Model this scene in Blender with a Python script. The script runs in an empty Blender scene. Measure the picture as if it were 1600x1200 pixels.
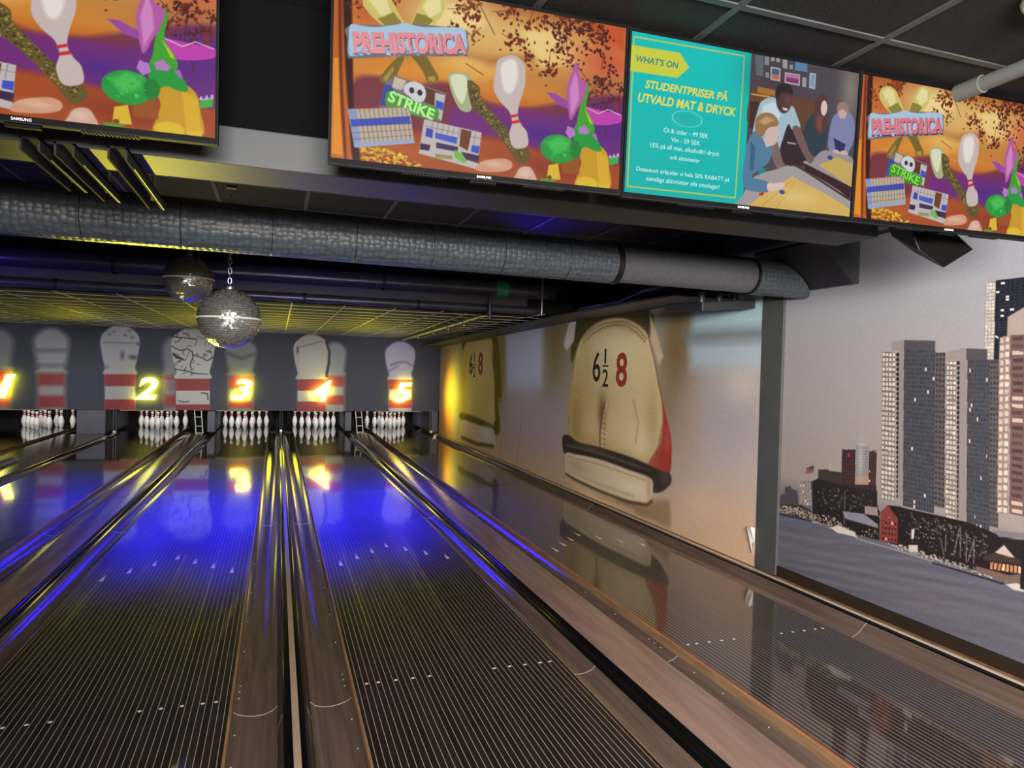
import bpy, bmesh, math, random
import numpy as np
from mathutils import Vector, Matrix

scene = bpy.context.scene
C = scene.collection

# ------------------------------------------------------------------ camera
cam_data = bpy.data.cameras.new('camera')
cam = bpy.data.objects.new('camera', cam_data); C.objects.link(cam)
CAM = Vector((-0.8788, 0.0, 1.4694))
RIGHT = Vector((0.94608, -0.32295, 0.02520)); UP = Vector((-0.01794, 0.02543, 0.99952)); FWD = Vector((0.32344, 0.94607, -0.01827))
m = Matrix((RIGHT, UP, -FWD)).transposed().to_4x4(); m.translation = CAM
cam.matrix_world = m
cam_data.sensor_fit = 'HORIZONTAL'; cam_data.sensor_width = 36.0; cam_data.lens = 1073.45/1600*36.0
cam_data.clip_start = 0.05; cam_data.clip_end = 60
scene.camera = cam

# ------------------------------------------------------------------ world, exposure, lights
world = bpy.data.worlds.new('world'); scene.world = world; world.use_nodes = True
world.node_tree.nodes['Background'].inputs[0].default_value = (0.55, 0.6, 0.8, 1)
world.node_tree.nodes['Background'].inputs[1].default_value = 0.018
scene.view_settings.view_transform = 'Standard'; scene.view_settings.look = 'None'
scene.view_settings.exposure = 0.0; scene.view_settings.gamma = 1.0
scene.view_settings.use_curve_mapping = False

def aim(o, target):
    d = Vector(target) - o.location
    o.rotation_euler = d.to_track_quat('-Z', 'Y').to_euler()
def area(name, loc, target, sx, sy, power, color, spread=180):
    l = bpy.data.lights.new(name, 'AREA'); l.shape = 'RECTANGLE'; l.size = sx; l.size_y = sy; l.spread = math.radians(spread); l.energy = power; l.color = color
    o = bpy.data.objects.new(name, l); C.objects.link(o); o.location = loc; aim(o, target); return o
def spot(name, loc, target, power, color, angle, blend=0.6, radius=0.06):
    l = bpy.data.lights.new(name, 'SPOT'); l.energy = power; l.color = color; l.spot_size = math.radians(angle); l.spot_blend = blend; l.shadow_soft_size = radius
    o = bpy.data.objects.new(name, l); C.objects.link(o); o.location = loc; aim(o, target); return o
LANE_X = (-5.6, -3.33, -1.56, 0.0, 1.73)
area('room_light', (-0.4, -2.4, 1.95), (2.6, 4.2, 1.1), 3.0, 0.8, 430, (1.0, 0.94, 0.88), 125)
area('lobby_fill', (-1.5, -4.0, 2.6), (-1.5, -5.6, 1.0), 5.0, 1.0, 900, (1.0, 0.92, 0.82))  # unseen fill added to brighten the rear wall that the mirror balls reflect
for bx in (-4.8, -3.6, -2.2, -1.3, -0.1, 0.8):
    spot('blue_spot', (bx, 11.5, 2.0), (bx, 9.43, 0), 300, (0.006, 0.0, 1.0), 51, 0.6, 0.1)
for bx in (-2.4, -1.5, -0.1, 0.8):
    spot('blue_spot', (bx, 9.6, 2.0), (bx, 7.7, 0), 400, (0.006, 0.0, 1.0), 52, 0.7, 0.1)
spot('blue_pipe_spot', (-3.7, 6.7, 2.0), (-3.0, 7.6, 2.22), 12, (0.12, 0.05, 1.0), 100, 0.8)
spot('blue_pipe_spot', (-0.6, 5.4, 1.6), (-0.4, 7.6, 2.3), 34, (0.3, 0.25, 1.0), 62, 0.9)  # added weak spot in mid-air, no fixture, tints the pipes blue
spot('blue_tile_spot', (1.25, 5.7, 2.25), (1.2, 4.9, 2.66), 8, (0.05, 0.0, 1.0), 90, 0.8)
for bx in (-5.6, -3.4, -1.2, 1.1):
    spot('mask_fill', (bx, 7.3, 1.6), (bx, 15.4, 0.95), 760, (0.92, 0.95, 1.0), 27, 1.0)  # added white fill without fixtures, brightens the mask and pins
for bx in (-0.78,):
    spot('gutter_glint_spot', (bx, 15.2, 0.5), (bx, 9.0, -0.05), 9, (1.0, 0.92, 0.03), 18, 1.0, 0.16)  # added low lamp without a fixture, puts yellow reflections into the gutters
for bx in (-4.5, -2.45, -0.8, 0.9):
    spot('ceiling_fill', (bx, 15.1, 0.53), (bx, 13.0, 2.16), 110, (1.0, 0.88, 0.02), 62, 1.0)  # unseen fill added below the mask, tints the far ceiling yellow
for bx in LANE_X:
    spot('pin_light', (bx, 16.3, 1.4), (bx, 17.1, 0.1), 60, (1.0, 0.97, 0.92), 75, 0.6)
spot('side_spot', (1.95, 14.5, 0.95), (2.65, 14.3, 0.9), 60, (1.0, 0.88, 0.02), 125, 0.9)
spot('yellow_bounce_spot', (-2.45, 8.6, 0.15), (-0.55, 2.6, 2.08), 700, (1.0, 0.9, 0.05), 26, 1.0)  # added low over a capping, imitates yellow bounce on the beam underside
spot('yellow_tile_fill', (-2.45, 7.0, 0.15), (-0.6, 5.1, 2.66), 110, (1.0, 0.9, 0.05), 46, 0.9)  # added beside the lanes without a fixture, yellows the near ceiling bars

# ------------------------------------------------------------------ layout (metres, lanes run along +Y, lane surface is z = 0)
LANES = [-5.6017, -3.3336, -1.5642, 0.0, 1.7341]
HALF = 0.527; GW = 0.235; BOARD = 1.0541/39
DOT_Y = 3.208; ARROW_Y = [5.266, 5.419, 5.570, 5.716]; PIN_Y = 16.727
CEIL = 2.66; LOW = 2.165; BULK_Y = 8.0; MASK_Y = 15.47; DECK_END = 17.66
SHOE_X = 2.655; CITY_X = 2.675; CORNER_Y = 4.17
random.seed(7)

# ------------------------------------------------------------------ materials
def lin(c):
    return tuple((x/255/12.92 if x/255 <= 0.04045 else ((x/255+0.055)/1.055)**2.4) for x in c)
def mat(name, rgb, rough=0.5, metal=0.0, spec=0.5, ior=1.5, noise=0.0, nscale=8.0, bump=0.0, bscale=40.0, emit=None, estr=0.0, coat=0.0, stretch=None):
    m = bpy.data.materials.new(name); m.use_nodes = True
    nt = m.node_tree; b = nt.nodes['Principled BSDF']
    col = lin(rgb)
    b.inputs['Base Color'].default_value = (*col, 1); b.inputs['Roughness'].default_value = rough
    b.inputs['Metallic'].default_value = metal; b.inputs['Specular IOR Level'].default_value = spec; b.inputs['IOR'].default_value = ior
    b.inputs['Coat Weight'].default_value = coat
    tc = nt.nodes.new('ShaderNodeTexCoord'); src = tc.outputs['Object']
    if stretch:
        mp = nt.nodes.new('ShaderNodeMapping'); mp.inputs['Scale'].default_value = stretch
        nt.links.new(src, mp.inputs['Vector']); src = mp.outputs['Vector']
    if noise:
        n = nt.nodes.new('ShaderNodeTexNoise'); n.inputs['Scale'].default_value = nscale; n.inputs['Detail'].default_value = 5
        r = nt.nodes.new('ShaderNodeValToRGB')
        r.color_ramp.elements[0].position = 0.3; r.color_ramp.elements[0].color = (*[c*(1-noise) for c in col], 1)
        r.color_ramp.elements[1].position = 0.7; r.color_ramp.elements[1].color = (*[min(1, c*(1+noise)) for c in col], 1)
        nt.links.new(src, n.inputs['Vector']); nt.links.new(n.outputs['Fac'], r.inputs['Fac']); nt.links.new(r.outputs['Color'], b.inputs['Base Color'])
    if bump:
        n2 = nt.nodes.new('ShaderNodeTexNoise'); n2.inputs['Scale'].default_value = bscale; n2.inputs['Detail'].default_value = 3
        bp_ = nt.nodes.new('ShaderNodeBump'); bp_.inputs['Strength'].default_value = bump; bp_.inputs['Distance'].default_value = 0.01
        nt.links.new(src, n2.inputs['Vector']); nt.links.new(n2.outputs['Fac'], bp_.inputs['Height']); nt.links.new(bp_.outputs['Normal'], b.inputs['Normal'])
    if emit:
        b.inputs['Emission Color'].default_value = (*emit, 1); b.inputs['Emission Strength'].default_value = estr
    return m
def wire_wrap(name, rgb):                       # painted insulation under hexagonal wire netting
    m = mat(name, rgb, 0.42, 0.0, 0.5)
    nt = m.node_tree; b = nt.nodes['Principled BSDF']
    tc = nt.nodes['Texture Coordinate']
    v = nt.nodes.new('ShaderNodeTexVoronoi'); v.feature = 'SMOOTH_F1'; v.inputs['Scale'].default_value = 32; v.inputs['Randomness'].default_value = 0.4; v.inputs['Smoothness'].default_value = 0.15
    r = nt.nodes.new('ShaderNodeValToRGB'); r.color_ramp.elements[0].position = 0.25; r.color_ramp.elements[1].position = 0.75
    r.color_ramp.elements[0].color = (1, 1, 1, 1); r.color_ramp.elements[1].color = (0.0, 0.0, 0.0, 1)
    n = nt.nodes.new('ShaderNodeTexNoise'); n.inputs['Scale'].default_value = 9; n.inputs['Detail'].default_value = 4
    add = nt.nodes.new('ShaderNodeMath'); add.operation = 'MULTIPLY_ADD'; add.inputs[1].default_value = 0.9
    bp_ = nt.nodes.new('ShaderNodeBump'); bp_.inputs['Strength'].default_value = 0.6; bp_.inputs['Distance'].default_value = 0.006
    mx = nt.nodes.new('ShaderNodeMixRGB'); mx.blend_type = 'MIX'; c = lin(rgb)
    mx.inputs[1].default_value = (*[x*0.62 for x in c], 1); mx.inputs[2].default_value = (*c, 1)
    L = nt.links.new
    L(tc.outputs['Object'], v.inputs['Vector']); L(tc.outputs['Object'], n.inputs['Vector'])
    L(v.outputs['Distance'], r.inputs['Fac']); L(r.outputs['Color'], add.inputs[0]); L(n.outputs['Fac'], add.inputs[2])
    L(add.outputs[0], bp_.inputs['Height']); L(bp_.outputs['Normal'], b.inputs['Normal'])
    L(r.outputs['Color'], mx.inputs[0]); L(mx.outputs[0], b.inputs['Base Color'])
    return m
def lane_wood(name, base, line, width):          # 39 boards, a pale joint line between each two
    m = mat(name, base, 0.42, 0, 0.3, 1.6)
    nt = m.node_tree; b = nt.nodes['Principled BSDF']; L = nt.links.new
    b.inputs['Coat Weight'].default_value = 1.0; b.inputs['Coat IOR'].default_value = 1.7; b.inputs['Coat Roughness'].default_value = 0.06
    tc = nt.nodes['Texture Coordinate']
    sx = nt.nodes.new('ShaderNodeSeparateXYZ'); L(tc.outputs['Object'], sx.inputs[0])
    def mth(op, a, bb=None):
        n = nt.nodes.new('ShaderNodeMath'); n.operation = op
        if isinstance(a, (int, float)): n.inputs[0].default_value = a
        else: L(a, n.inputs[0])
        if bb is not None:
            if isinstance(bb, (int, float)): n.inputs[1].default_value = bb
            else: L(bb, n.inputs[1])
        return n.outputs[0]
    u = mth('ADD', mth('DIVIDE', sx.outputs[0], BOARD), 200.5)
    f = mth('ABSOLUTE', mth('SUBTRACT', mth('FRACT', u), 0.5))
    lineM = mth('GREATER_THAN', f, 0.5 - width/2/BOARD) if width else None
    wn = nt.nodes.new('ShaderNodeTexWhiteNoise'); wn.noise_dimensions = '1D'; L(mth('FLOOR', u), wn.inputs['W'])
    c = lin(base)
    bd = nt.nodes.new('ShaderNodeMixRGB'); bd.inputs[1].default_value = (*[x*0.75 for x in c], 1); bd.inputs[2].default_value = (*[x*1.3 for x in c], 1); L(wn.outputs['Value'], bd.inputs[0])
    gr = nt.nodes.new('ShaderNodeTexNoise'); mp = nt.nodes.new('ShaderNodeMapping'); mp.inputs['Scale'].default_value = (60, 1.2, 1)
    L(tc.outputs['Object'], mp.inputs[0]); L(mp.outputs[0], gr.inputs['Vector']); gr.inputs['Detail'].default_value = 4
    rr = nt.nodes.new('ShaderNodeMapRange'); rr.inputs[3].default_value = 0.03; rr.inputs[4].default_value = 0.075; L(gr.outputs['Fac'], rr.inputs[0]); L(rr.outputs[0], b.inputs['Coat Roughness'])
    if width:
        mx = nt.nodes.new('ShaderNodeMixRGB'); L(lineM, mx.inputs[0]); L(bd.outputs[0], mx.inputs[1]); mx.inputs[2].default_value = (*lin(line), 1)
        L(mx.outputs[0], b.inputs['Base Color'])
    else: L(bd.outputs[0], b.inputs['Base Color'])
    return m
def picture(name, gain=1.0, glow=0.0, rough=0.7):  # printed or displayed picture, colours carried by the mesh
    m = bpy.data.materials.new(name); m.use_nodes = True
    nt = m.node_tree; b = nt.nodes['Principled BSDF']; L = nt.links.new
    a = nt.nodes.new('ShaderNodeAttribute'); a.attribute_name = 'print'
    b.inputs['Roughness'].default_value = rough
    if glow:
        b.inputs['Base Color'].default_value = (0.004, 0.004, 0.005, 1)
        L(a.outputs['Color'], b.inputs['Emission Color']); b.inputs['Emission Strength'].default_value = glow; b.inputs['Specular IOR Level'].default_value = 0.04
    else:
        g = nt.nodes.new('ShaderNodeVectorMath'); g.operation = 'SCALE'; g.inputs['Scale'].default_value = gain
        L(a.outputs['Color'], g.inputs[0]); L(g.outputs[0], b.inputs['Base Color']); b.inputs['Specular IOR Level'].default_value = 0.25
    return m

M = dict(
    lane=lane_wood('dark_lane_boards', (38, 30, 27), (186, 170, 152), 0.0024),
    lane_back=lane_wood('dark_lane_panel', (40, 34, 40), None, 0),
    deck=lane_wood('pin_deck_panel', (34, 30, 26), None, 0),
    dot=mat('pale_inlay', (235, 215, 195), 0.3), seam=mat('joint_line', (150, 140, 135), 0.4),
    edge=mat('maple_edge', (150, 118, 88), 0.35, noise=0.25, nscale=6, stretch=(8, .6, 8)), rim=mat('orange_edge', (190, 96, 40), 0.4),
    gutter=mat('grey_gutter_plastic', (102, 85, 76), 0.15, 0, 0.5, 2.0, noise=0.25, nscale=7, stretch=(5, .25, 5)),
    cap=mat('grey_capping_plastic', (142, 116, 104), 0.2, 0, 0.5, 1.55, noise=0.2, nscale=5, stretch=(4, .3, 4)),
    black_gloss=mat('black_gloss_rail', (14, 15, 16), 0.09, 0, 0.5, 1.6), stripe=mat('beige_strip', (176, 152, 132), 0.4, noise=.1),
    steel=mat('bright_screw', (225, 220, 210), 0.3, 0.6), black=mat('matt_black_paint', (24, 24, 27), 0.65, noise=0.25, nscale=5, bump=.1),
    tile=mat('black_ceiling_tile', (21, 21, 23), 0.75, noise=0.3, nscale=20, bump=.25, bscale=150), tbar=mat('grey_ceiling_bar', (70, 72, 74), 0.5, noise=.2, nscale=6),
    lowtile=mat('black_slat_tile', (20, 20, 16), 0.6, spec=.12, noise=0.2, nscale=10), lowbar=mat('pale_ceiling_bar', (190, 188, 170), 0.4),
    grey=mat('grey_painted_frame', (76, 79, 80), 0.6, noise=0.1, nscale=4, bump=.05), beam=mat('grey_beam_paint', (46, 51, 56), 0.55, noise=0.15, nscale=4),
    jet=mat('jet_black_backing', (5, 5, 6), 0.9, spec=.1, noise=.1),
    void=mat('black_backing', (10, 10, 12), 0.8, noise=.2), wood=mat('bare_plank', (205, 160, 120), 0.6, noise=0.2, nscale=12), ledge=mat('brown_ledge', (140, 108, 78), 0.5, noise=0.35, nscale=16),
    skirt=mat('dark_brown_skirting', (44, 34, 26), 0.5, noise=.15), pin=mat('white_pin', (236, 234, 230), 0.25), red=mat('red_pin_band', (196, 38, 44), 0.3),
    wrap=wire_wrap('painted_wire_wrapped_insulation', (78, 86, 94)), duct=mat('grey_painted_sheet', (84, 86, 90), 0.5, noise=.12, nscale=30, bump=.05),
    pipe=mat('dark_painted_pipe', (58, 60, 70), 0.3, noise=.15, nscale=4), band=mat('black_band', (8, 8, 9), 0.5),
    green=mat('green_sticker', (20, 140, 100), 0.5, noise=.1), white=mat('white_paint', (232, 232, 226), 0.45), mirror=mat('mirror_tile', (205, 205, 202), 0.22, 0.78), grout=mat('mirror_gap', (30, 30, 32), 0.6),
    chain=mat('steel_chain', (170, 170, 180), 0.35, 0.9), bezel=mat('black_bezel', (9, 9, 10), 0.6, spec=.08), bezel_edge=mat('dark_grey_bezel_edge', (26, 28, 32), 0.6, spec=.1),
    text_white=mat('white_badge', (220, 220, 220), .4), cloth=mat('black_grille_cloth', (9, 9, 8), 0.9, spec=.1, bump=.3, bscale=300),
    blue_cable=mat('blue_cable', (90, 96, 190), 0.4), red_cable=mat('red_cable', (170, 40, 50), 0.4), plastic=mat('dark_grey_plastic', (60, 62, 64), 0.3, noise=.15, nscale=3),
    lens=mat('blue_glass', (30, 60, 90), 0.1), paper=mat('torn_white_paper', (225, 222, 215), 0.7), kick=mat('grey_kickback', (88, 88, 100), 0.5, noise=.12, nscale=5),
    curtain=mat('dark_pit_curtain', (20, 17, 16), 0.8, noise=.4, nscale=6, stretch=(6, 1, .6)), box=mat('pale_plastic', (170, 170, 185), 0.4), conduit=mat('grey_conduit', (96, 98, 96), 0.45),
    ypipe=mat('pale_pipe_paint', (170, 165, 140), 0.35),
    num_face=mat('lit_number_face', (255, 255, 220), 0.4, emit=(1.0, 0.96, 0.10), estr=6), num_back=mat('yellow_number_glow', (255, 240, 20), 0.4, emit=(1.0, 0.95, 0.0), estr=26),
    strip_bright=mat('pale_metal_strip', (214, 196, 176), .35, noise=.1),
    vent=mat('dark_vent_metal', (44, 46, 50), .5, noise=.1),
    lobby=mat('beige_lobby_wall', (190, 176, 160), .7, noise=.1, nscale=2),
    approach=mat('approach_boards', (60, 46, 38), 0.3, noise=.3, nscale=4, stretch=(20, .6, 1)),
)

# ------------------------------------------------------------------ mesh helpers (each returns (verts, faces))
def join(*gs):
    V, F = [], []
    for v, f in gs:
        o = len(V); V += list(v); F += [tuple(i+o for i in q) for q in f]
    return V, F
def box(x0, y0, z0, x1, y1, z1):
    v = [(x0,y0,z0),(x1,y0,z0),(x1,y1,z0),(x0,y1,z0),(x0,y0,z1),(x1,y0,z1),(x1,y1,z1),(x0,y1,z1)]
    return v, [(3,2,1,0),(4,5,6,7),(0,1,5,4),(1,2,6,5),(2,3,7,6),(3,0,4,7)]
def prism(profile, y0, y1, closed=True):            # (x, z) profile pulled along Y
    n = len(profile)
    v = [(x, y0, z) for x, z in profile] + [(x, y1, z) for x, z in profile]
    f = [(i, (i+1) % n, n+(i+1) % n, n+i) for i in range(n if closed else n-1)]
    if closed: f += [tuple(range(n-1, -1, -1)), tuple(range(n, 2*n))]
    return v, f
def frame_of(d):
    d = Vector(d).normalized(); a = Vector((0,0,1)) if abs(d.z) < 0.9 else Vector((1,0,0))
    u = d.cross(a).normalized(); return u, d.cross(u).normalized()
def tube(pts, r, n=10, cap=True):
    pts = [Vector(p) for p in pts]; V, F = [], []; u = None
    for i, p in enumerate(pts):
        d = (pts[min(i+1, len(pts)-1)] - pts[max(i-1, 0)]).normalized()
        if u is None: u, w = frame_of(d)
        else: u = (u - d*u.dot(d)).normalized(); w = d.cross(u)
        rr = r[i] if isinstance(r, (list, tuple)) else r
        V += [tuple(p + u*rr*math.cos(2*math.pi*k/n) + w*rr*math.sin(2*math.pi*k/n)) for k in range(n)]
    for i in range(len(pts)-1):
        for k in range(n):
            a = i*n+k; b = i*n+(k+1) % n; F.append((a, b, b+n, a+n))
    if cap: F += [tuple(range(n-1, -1, -1)), tuple(range(len(V)-n, len(V)))]
    return V, F
def lathe(prof, n=24):
    V, F = [], []
    for r, z in prof: V += [(r*math.cos(2*math.pi*k/n), r*math.sin(2*math.pi*k/n), z) for k in range(n)]
    for i in range(len(prof)-1):
        for k in range(n): F.append((i*n+k, i*n+(k+1) % n, (i+1)*n+(k+1) % n, (i+1)*n+k))
    F += [tuple(range(n-1, -1, -1)), tuple(range(len(V)-n, len(V)))]
    return V, F
def torus(c, axis, R, r, n=36, k=8):
    u, w = frame_of(axis); a = Vector(axis).normalized(); V, F = [], []
    for i in range(n):
        t = 2*math.pi*i/n; d = u*math.cos(t)+w*math.sin(t)
        for j in range(k):
            s = 2*math.pi*j/k; V.append(tuple(Vector(c)+d*(R+r*math.cos(s))+a*r*math.sin(s)))
    for i in range(n):
        for j in range(k): F.append((i*k+j, ((i+1) % n)*k+j, ((i+1) % n)*k+(j+1) % k, i*k+(j+1) % k))
    return V, F
def hexa(a, b):                                       # two quads joined into a solid
    v = list(a)+list(b); return v, [(3,2,1,0),(4,5,6,7),(0,1,5,4),(1,2,6,5),(2,3,7,6),(3,0,4,7)]

ORIGIN = {}
def put(name, geo, m, parent=None, smooth=False, bevel=0.0, origin=None, matfn=None):
    """link one mesh object; geometry is given in world coordinates, the origin is the parent's or the base of the mesh"""
    V, F = geo
    if parent is not None: o = ORIGIN.get(parent.name, Vector((0,0,0)))
    elif origin is not None: o = Vector(origin)
    else:
        xs, ys, zs = zip(*V); o = Vector(((min(xs)+max(xs))/2, (min(ys)+max(ys))/2, min(zs)))
    me = bpy.data.meshes.new(name); me.from_pydata([tuple(Vector(v)-o) for v in V], [], F)
    ms = m if isinstance(m, (list, tuple)) else [m]
    for k in ms: me.materials.append(k)
    bm = bmesh.new(); bm.from_mesh(me)
    if matfn:
        for f in bm.faces: f.material_index = matfn(f, o)
    bmesh.ops.recalc_face_normals(bm, faces=bm.faces)
    if bevel: bmesh.ops.bevel(bm, geom=list(bm.edges), offset=bevel, segments=2, affect='EDGES', profile=0.6)
    if smooth:
        for f in bm.faces: f.smooth = True
    bm.to_mesh(me); bm.free()
    ob = bpy.data.objects.new(name, me); C.objects.link(ob)
    if smooth and hasattr(me, 'set_sharp_from_angle'): me.set_sharp_from_angle(angle=math.radians(40))
    if parent is not None: ob.parent = parent; ORIGIN[ob.name] = o
    else: ob.location = o; ORIGIN[ob.name] = o
    return ob
def tag(o, label, cat, group=None, kind=None):
    o['label'] = label; o['category'] = cat
    if group: o['group'] = group
    if kind: o['kind'] = kind
    return o
def struct(o, label=None):
    o['kind'] = 'structure'
    if label: o['label'] = label
    return o
def thing(name, label, cat, loc, group=None):
    o = bpy.data.objects.new(name, None); C.objects.link(o); o.location = loc; o.empty_display_size = 0.1
    ORIGIN[o.name] = Vector(loc); return tag(o, label, cat, group)
def dup(root, loc, label, group=None):
    r = root.copy(); C.objects.link(r); r.location = loc; r['label'] = label; ORIGIN[r.name] = Vector(loc)
    if group: r['group'] = group
    for ch in list(root.children):
        c = ch.copy(); C.objects.link(c); c.parent = r
        for g in list(ch.children):
            d = g.copy(); C.objects.link(d); d.parent = c
    return r
def lettering(name, s, m, width=None, size=None, extrude=0.0, bold=0.0, shear=0.0, parent=None, loc=(0,0,0), rot=None, align='CENTER', height=None):
    """text turned into a mesh; its own x is the reading direction and its y the letter height"""
    cu = bpy.data.curves.new(name, 'FONT'); cu.body = s; cu.size = 1.0; cu.align_x = align; cu.align_y = 'CENTER'
    cu.offset = bold; cu.shear = shear; cu.extrude = 0.0; cu.resolution_u = 4
    tmp = bpy.data.objects.new('tmp', cu); C.objects.link(tmp)
    dg = bpy.context.evaluated_depsgraph_get(); me = bpy.data.meshes.new_from_object(tmp.evaluated_get(dg))
    bpy.data.objects.remove(tmp); bpy.data.curves.remove(cu)
    n = len(me.vertices); co = np.empty(n*3); me.vertices.foreach_get('co', co); co = co.reshape(-1, 3)
    lo, hi = co.min(0), co.max(0); co[:, :2] -= ((lo+hi)/2)[:2]
    sx = sy = size or 1.0
    if width: sx = sy = width/(hi[0]-lo[0])
    if height: sy = height/(hi[1]-lo[1]); sx = sx if width else sy
    co[:, 0] *= sx; co[:, 1] *= sy; me.vertices.foreach_set('co', co.ravel())
    me.materials.clear()
    for k in (m if isinstance(m, (list, tuple)) else [m]): me.materials.append(k)
    if extrude:
        bm = bmesh.new(); bm.from_mesh(me)
        bmesh.ops.remove_doubles(bm, verts=bm.verts, dist=1e-5)
        r = bmesh.ops.extrude_face_region(bm, geom=list(bm.faces))
        nv = [g for g in r['geom'] if isinstance(g, bmesh.types.BMVert)]
        for v in nv: v.co.z += extrude
        bmesh.ops.recalc_face_normals(bm, faces=bm.faces)
        for f in bm.faces: f.material_index = 0 if (len(me.materials) < 2 or (f.normal.z > -0.5)) else 1
        bm.to_mesh(me); bm.free()
    me.name = name
    ob = bpy.data.objects.new(name, me); C.objects.link(ob)
    if parent is not None: ob.parent = parent
    ob.matrix_local = Matrix.Translation(loc) @ (rot.to_4x4() if rot else Matrix.Identity(4))
    return ob

# ------------------------------------------------------------------ picture painter: colours a fine mesh grid from a list of drawn shapes
LIN = np.array([lin((i, i, i))[0] for i in range(256)])
class Painter:
    def __init__(s, X, Y, px, smooth=True):
        s.X, s.Y, s.px, s.smooth = X, Y, px, smooth; s.C = np.zeros(X.shape+(3,)); s.rs = np.random.RandomState(5)
    def blend(s, sel, a, c): s.C[sel] += (np.asarray(c, float)-s.C[sel])*a[..., None]
    def bb(s, pts, pad):
        p = np.asarray(pts, float); x0, y0 = p.min(0)-pad; x1, y1 = p.max(0)+pad
        return (s.X >= x0) & (s.X <= x1) & (s.Y >= y0) & (s.Y <= y1)
    def cover(s, sd, blur): return np.clip(0.5-sd/max(blur, s.px), 0, 1)
    def poly(s, c, blur, pts):
        if s.smooth and len(pts) >= 6:                   # soft closed curve through the points
            p = np.asarray(pts, float); a, d, e = np.roll(p, 1, 0), np.roll(p, -1, 0), np.roll(p, -2, 0); out = []
            for t in (0, .25, .5, .75): out.append(.5*(2*p+(d-a)*t+(2*a-5*p+4*d-e)*t*t+(3*p-a-3*d+e)*t**3))
            pts = np.stack(out, 1).reshape(-1, 2).tolist()
        sel = s.bb(pts, blur+s.px)
        if not sel.any(): return
        x, y = s.X[sel], s.Y[sel]; d2 = np.full(x.shape, 1e9); ins = np.zeros(x.shape, bool); n = len(pts)
        for i in range(n):
            (ax, ay), (bx, by) = pts[i], pts[(i+1) % n]; ex, ey = bx-ax, by-ay; L = ex*ex+ey*ey+1e-12
            t = np.clip(((x-ax)*ex+(y-ay)*ey)/L, 0, 1); d2 = np.minimum(d2, (x-ax-t*ex)**2+(y-ay-t*ey)**2)
            cr = ((ay > y) != (by > y))
            if abs(ey) > 1e-9: ins ^= cr & (x < ax+ex*(y-ay)/ey)
        s.blend(sel, s.cover(np.where(ins, -1, 1)*np.sqrt(d2), blur), c)
    def line(s, c, w, blur, pts):
        sel = s.bb(pts, w+blur+s.px)
        if not sel.any(): return
        x, y = s.X[sel], s.Y[sel]; d2 = np.full(x.shape, 1e9)
        for (ax, ay), (bx, by) in zip(pts[:-1], pts[1:]):
            ex, ey = bx-ax, by-ay; L = ex*ex+ey*ey+1e-12; t = np.clip(((x-ax)*ex+(y-ay)*ey)/L, 0, 1)
            d2 = np.minimum(d2, (x-ax-t*ex)**2+(y-ay-t*ey)**2)
        s.blend(sel, s.cover(np.sqrt(d2)-w/2, blur), c)
    def ell(s, c, blur, cx, cy, rx, ry, inner=None):
        sel = s.bb([(cx-rx, cy-ry), (cx+rx, cy+ry)], blur+s.px)
        if not sel.any(): return
        r = np.hypot((s.X[sel]-cx)/rx, (s.Y[sel]-cy)/ry); sd = (r-1)*min(rx, ry)
        if inner: sd = np.abs(sd)-inner/2
        s.blend(sel, s.cover(sd, blur), c)
    def scatter(s, c, blur, n, r0, r1, pts):
        p = np.asarray(pts, float); lo, hi = p.min(0), p.max(0); k = 0
        while k < n:
            q = lo+(hi-lo)*s.rs.rand(2); ins = False
            for i in range(len(p)):
                a, b = p[i], p[(i+1) % len(p)]
                if (a[1] > q[1]) != (b[1] > q[1]) and q[0] < a[0]+(b[0]-a[0])*(q[1]-a[1])/(b[1]-a[1]): ins = not ins
            if not ins: continue
            k += 1; r = r0+(r1-r0)*s.rs.rand(); s.ell(np.array(c)*(0.85+0.3*s.rs.rand()), blur, q[0], q[1], r, r*(0.45+0.5*s.rs.rand()))
    def leaves(s, c, nc, n, spread, r0, r1, pts):
        p = np.asarray(pts, float); lo, hi = p.min(0), p.max(0); k = 0
        while k < nc:
            q = lo+(hi-lo)*s.rs.rand(2); ins = False
            for i in range(len(p)):
                a, b = p[i], p[(i+1) % len(p)]
                if (a[1] > q[1]) != (b[1] > q[1]) and q[0] < a[0]+(b[0]-a[0])*(q[1]-a[1])/(b[1]-a[1]): ins = not ins
            if not ins: continue
            k += 1
            for _ in range(n):
                x, y = q+s.rs.randn(2)*spread; a = s.rs.rand()*6.28; L = r0+(r1-r0)*s.rs.rand(); w = L*.62; ca, sa = math.cos(a), math.sin(a)
                s.poly(np.array(c)*(0.75+0.5*s.rs.rand()), .0018, [(x+L*ca, y+L*sa), (x-w*sa, y+w*ca), (x-L*ca, y-L*sa), (x+w*sa, y-w*ca)])
            s.line(np.array(c)*.8, .0022, .001, [tuple(q), tuple(q+s.rs.randn(2)*spread*1.6)])
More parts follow.
